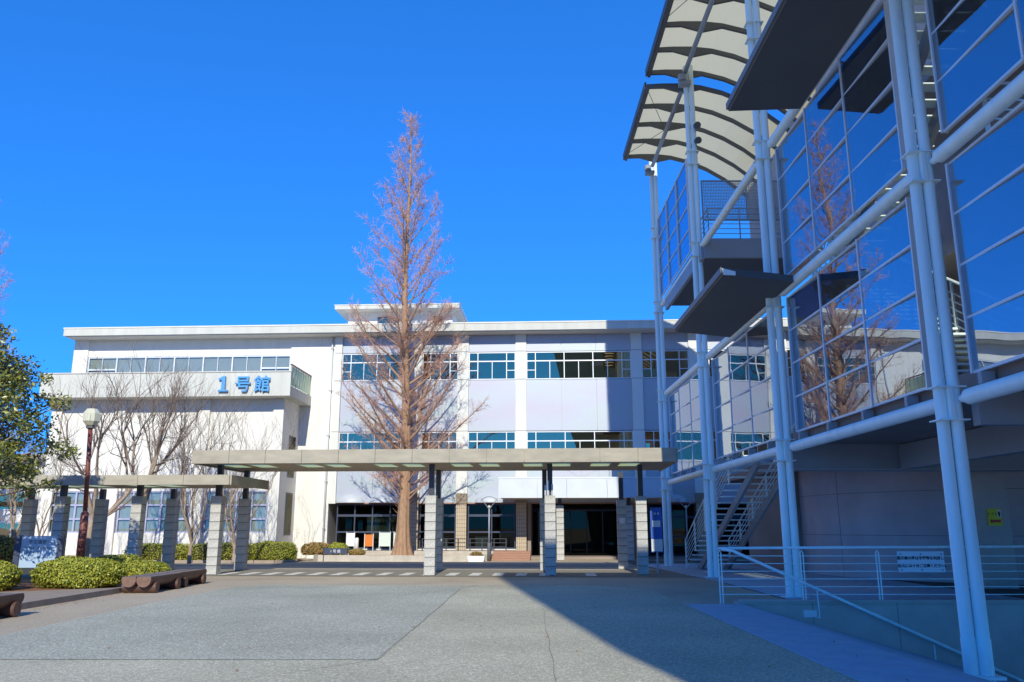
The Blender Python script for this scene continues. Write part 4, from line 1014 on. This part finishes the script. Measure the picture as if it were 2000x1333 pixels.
def bare_tree(label, loc, seed, H, stems, spread, r0, fork=1.6, levels=6, lean=(0, 0), name='bare_tree'):
    rr = random.Random(seed); o = tag(empty(name, loc), label, 'tree', 'bare trees by the white wall'); tr = MB(); tw = MB()
    def grow(p, d, L, r, lev):
        n = 4 if lev < 3 else 3
        pts, e = curve_pts(rr, p, d, L, n, up=.05, wob=.16 if lev else .08)
        m = tr if lev <= 2 else tw
        m.tube(pts, [r * (1 - .38 * i / n) for i in range(n + 1)], (9, 7, 6, 4, 3, 3, 3)[min(lev, 6)], False)
        if lev >= levels or (lev >= 5 and rr.random() < .45): return
        k = rr.choice((2, 3, 3)) if lev else stems
        for q in range(k):
            sd = rvec(rr); sd.z *= .4; nd = (e + sd.normalized() * spread * rr.uniform(.6, 1.2) + Vector((0, 0, .22))).normalized()
            grow(pts[-1] if q < 2 else pts[-2], nd, L * rr.uniform(.62, .86) if lev else (H - fork) * .36 * rr.uniform(.85, 1.15), r * rr.uniform(.50, .62), lev + 1)
        if lev >= 1:
            for q in range(2):
                u = rr.uniform(.3, .9); i = min(n - 1, int(u * n)); sd = rvec(rr)
                grow(pts[i], (e + sd * 1.1).normalized(), L * .45, r * .38, max(lev + 2, 3))
    grow(Vector((0, 0, 0)), Vector((lean[0], lean[1], 1)), fork, r0, 0)
    tr.build('trunk', 'bark_grey', o, True); tw.build('crown', 'twig_grey', o, True)
    return o
def at(x, Y): return ((x - 1000) / 1614 * (Y * .9755 - .2), Y, .05)
bare_tree('forked bare tree with pale trunk just right of the red lamp pole', at(168, 36.5), 5, 8.6, 3, .75, .19, 1.9)
bare_tree('bare tree forking high between two stone pillars, middle of the wall', at(272, 37.5), 9, 9.0, 3, .6, .15, 3.4)
bare_tree('fine-twigged bare tree behind the middle stone pillar', at(372, 37.5), 14, 7.4, 4, .6, .10, .9)
bare_tree('fine-twigged bare tree nearest the corner of the white wall', at(458, 38.0), 17, 7.0, 4, .62, .095, .8)
bare_tree('thin young bare tree behind the blue signboard', at(76, 37.0), 21, 5.6, 3, .5, .07, 1.2)
bare_tree('bare tree behind the evergreen at the far left', at(20, 36.0), 23, 6.0, 3, .55, .10, 1.3)

def evergreen(label, loc, seed):
    rr = random.Random(seed); o = tag(empty('evergreen_tree', loc), label, 'tree'); tr = MB(); l = MB()
    tr.tube([(0, 0, 0), (.1, 0, 1.2), (.05, .1, 2.6), (.2, 0, 4.2), (.1, 0, 6)], [.24, .2, .17, .11, .04], 9, False)
    prof = [(2.0, 1.9), (2.8, 2.9), (3.7, 3.5), (4.5, 3.1), (5.5, 2.6), (6.6, 1.7), (7.6, .5)]
    for k in range(620):
        z = rr.uniform(2.1, 7.5); r = 0
        for (za, ra), (zb, rb) in zip(prof, prof[1:]):
            if za <= z <= zb: r = ra + (rb - ra) * (z - za) / (zb - za)
        a = rr.uniform(0, 6.283); q = math.sqrt(rr.uniform(.12, 1)) * r * (1 + .14 * math.sin(3 * a + 5 * z)); c = Vector((q * math.cos(a), q * math.sin(a), z))
        if z < 2.5 + .4 * math.sin(c.x * 2.3): continue
        if k % 3 == 0:
            s0 = Vector((.1, 0, 1.8 + (c.z - 1.8) * .45)); tr.tube([s0, s0.lerp(c, .5) + Vector((0, 0, -.15)), c], [.05, .03, .012], 4, False)
        cr = rr.uniform(.28, .5)
        for q in range(78):
            d = rvec(rr); p = c + Vector((d.x, d.y, d.z * .7)) * cr * rr.uniform(.3, 1)
            s = .062 * rr.uniform(.7, 1.3); leaf_quad(l.v, l.f, p, (rvec(rr) + Vector((0, -.3, .8))).normalized(), rvec(rr), s, s * .45)
    tr.build('trunk', 'bark_grey', o, True); l.build('crown', 'leaf_dark', o)
evergreen('leafy green evergreen tree at the left edge', (-15.1, 21.2, .05), 3)

# ---- log benches, lamp, signboard
def bench(label, x, y0, L):
    o = tag(empty('log_bench', (x, y0, 0.005)), label, 'bench', 'log benches along the kerb')
    for s in (-1, 1):
        cx = s * .185; pol = []
        for k in range(15):
            t = R(180 + 10) + R(340 - 0) * 0 if False else None
        pol = [(cx + .185 * math.cos(R(a)), .33 + .185 * math.sin(R(a))) for a in range(160, 381, 20)]
        b = MB(); b.prism(pol, 'y', 0, L); sl = autosmooth(b.build('seat_log', 'log', o), 40)
        e = MB(); e.prism([(cx + (q[0] - cx) * .97, .33 + (q[1] - .33) * .97) for q in pol], 'y', -.006, -.001); e.build('log_face', 'log_end', sl)
        tp = MB(); tp.box(cx - .165, cx + .165, .01, L - .01, .3935, .4); tp.build('flat_top', 'log_top', sl)
    for yy in (.28, L - .28):
        b = MB().tube([(-.42, yy, .135), (.42, yy, .135)], .135, 18); s2 = autosmooth(b.build('support_log', 'log', o), 40)
        MB().tube([(.4205, yy, .135), (.427, yy, .135)], .128, 18).build('log_face', 'log_end', s2)
bench('dark log bench on the kerb, nearer of the pair end to end', -9.32, 21.3, 1.95)
bench('dark log bench on the kerb, farther of the pair end to end', -9.38, 23.35, 1.95)
bench('dark log bench cut off by the left edge of the view', -9.5, 14.2, 1.95)

lp = tag(empty('street_lamp', (-12.65, 25.0, .06)), 'red-brown lamp post with an octagonal pale lantern', 'lamp')
MB().tube([(0, 0, 0), (0, 0, 1.95), (-.005, 0, 2.0)], [.12, .115, .075], 14).build('base_sleeve', 'lamp_pole', lp, True)
MB().tube([(0, 0, 1.98), (-.12, 0, 4.5)], .065, 12).build('pole', 'lamp_pole', lp, True)
b = MB(); b.tube([(-.12, 0, 4.47), (-.12, 0, 4.56)], [.13, .13], 8); b.build('collar', 'steel_dark', lp)
b = MB(); b.tube([(-.12, 0, 4.56), (-.12, 0, 4.68), (-.12, 0, 4.92), (-.12, 0, 5.06)], [.15, .25, .25, .15], 8); b.build('lantern', 'lamp_globe', lp)
for k in range(6): MB().box(-.20, -.04, -.240, -.228, 4.68 + k * .035, 4.70 + k * .035).build('louvre', 'sign_white', lp)

sg2 = tag(empty('signboard', (-12.75, 23.0, .05), R(8)), 'blue-white notice board with lines of Japanese between dark posts', 'sign')
for x in (-.62, .45): MB().box(x, x + .14, -.07, .07, 0, 1.35).build('post', 'dark_frame', sg2)
MB().box(-.475, .445, -.03, .03, .5, 1.33).build('panel', 'notice_blue', sg2); MB().box(-.475, .445, -.05, .05, .34, .49).build('lower_rail', 'black_steel', sg2)
lettering('lettering', '学生諸君へ', .115, 'ink', sg2, (0, -.034, 1.13))
rr = random.Random(8)
for x0, x1, z, h in ((-.38, .40, .98, .05), (-.38, -.02, .87, .05), (-.38, .36, .74, .045), (.12, .38, .58, .055)):
    b = MB(); x = x0
    while x < x1:   # small illegible characters: a few strokes each
        for _ in range(2): zz = z + rr.uniform(0, h); b.box(x, x + h * .8, -.034, -.0305, zz, zz + h * .14)
        xx = x + rr.uniform(.1, .6) * h; b.box(xx, xx + h * .14, -.0345, -.031, z, z + h); x += h * 1.12
    b.build('lettering', 'ink', sg2)['kind'] = 'stuff'

# ---- fallen leaves blown along the kerb and over the square
rr = random.Random(5); l = MB()
for _ in range(420):
    if rr.random() < .55: x, y = -9.7 + abs(rr.gauss(0, .35)), rr.uniform(12, 26)
    else: x, y = rr.uniform(-8, 5), rr.uniform(9, 27)
    leaf_quad(l.v, l.f, Vector((x, y, .022)), (Vector((0, 0, 1)) + rvec(rr) * .3).normalized(), rvec(rr), rr.uniform(.02, .04), .014)
tag(l.build('fallen_leaves', 'leaf_orange'), 'scattered dry brown leaves on the asphalt near the kerb', 'leaves', kind='stuff')
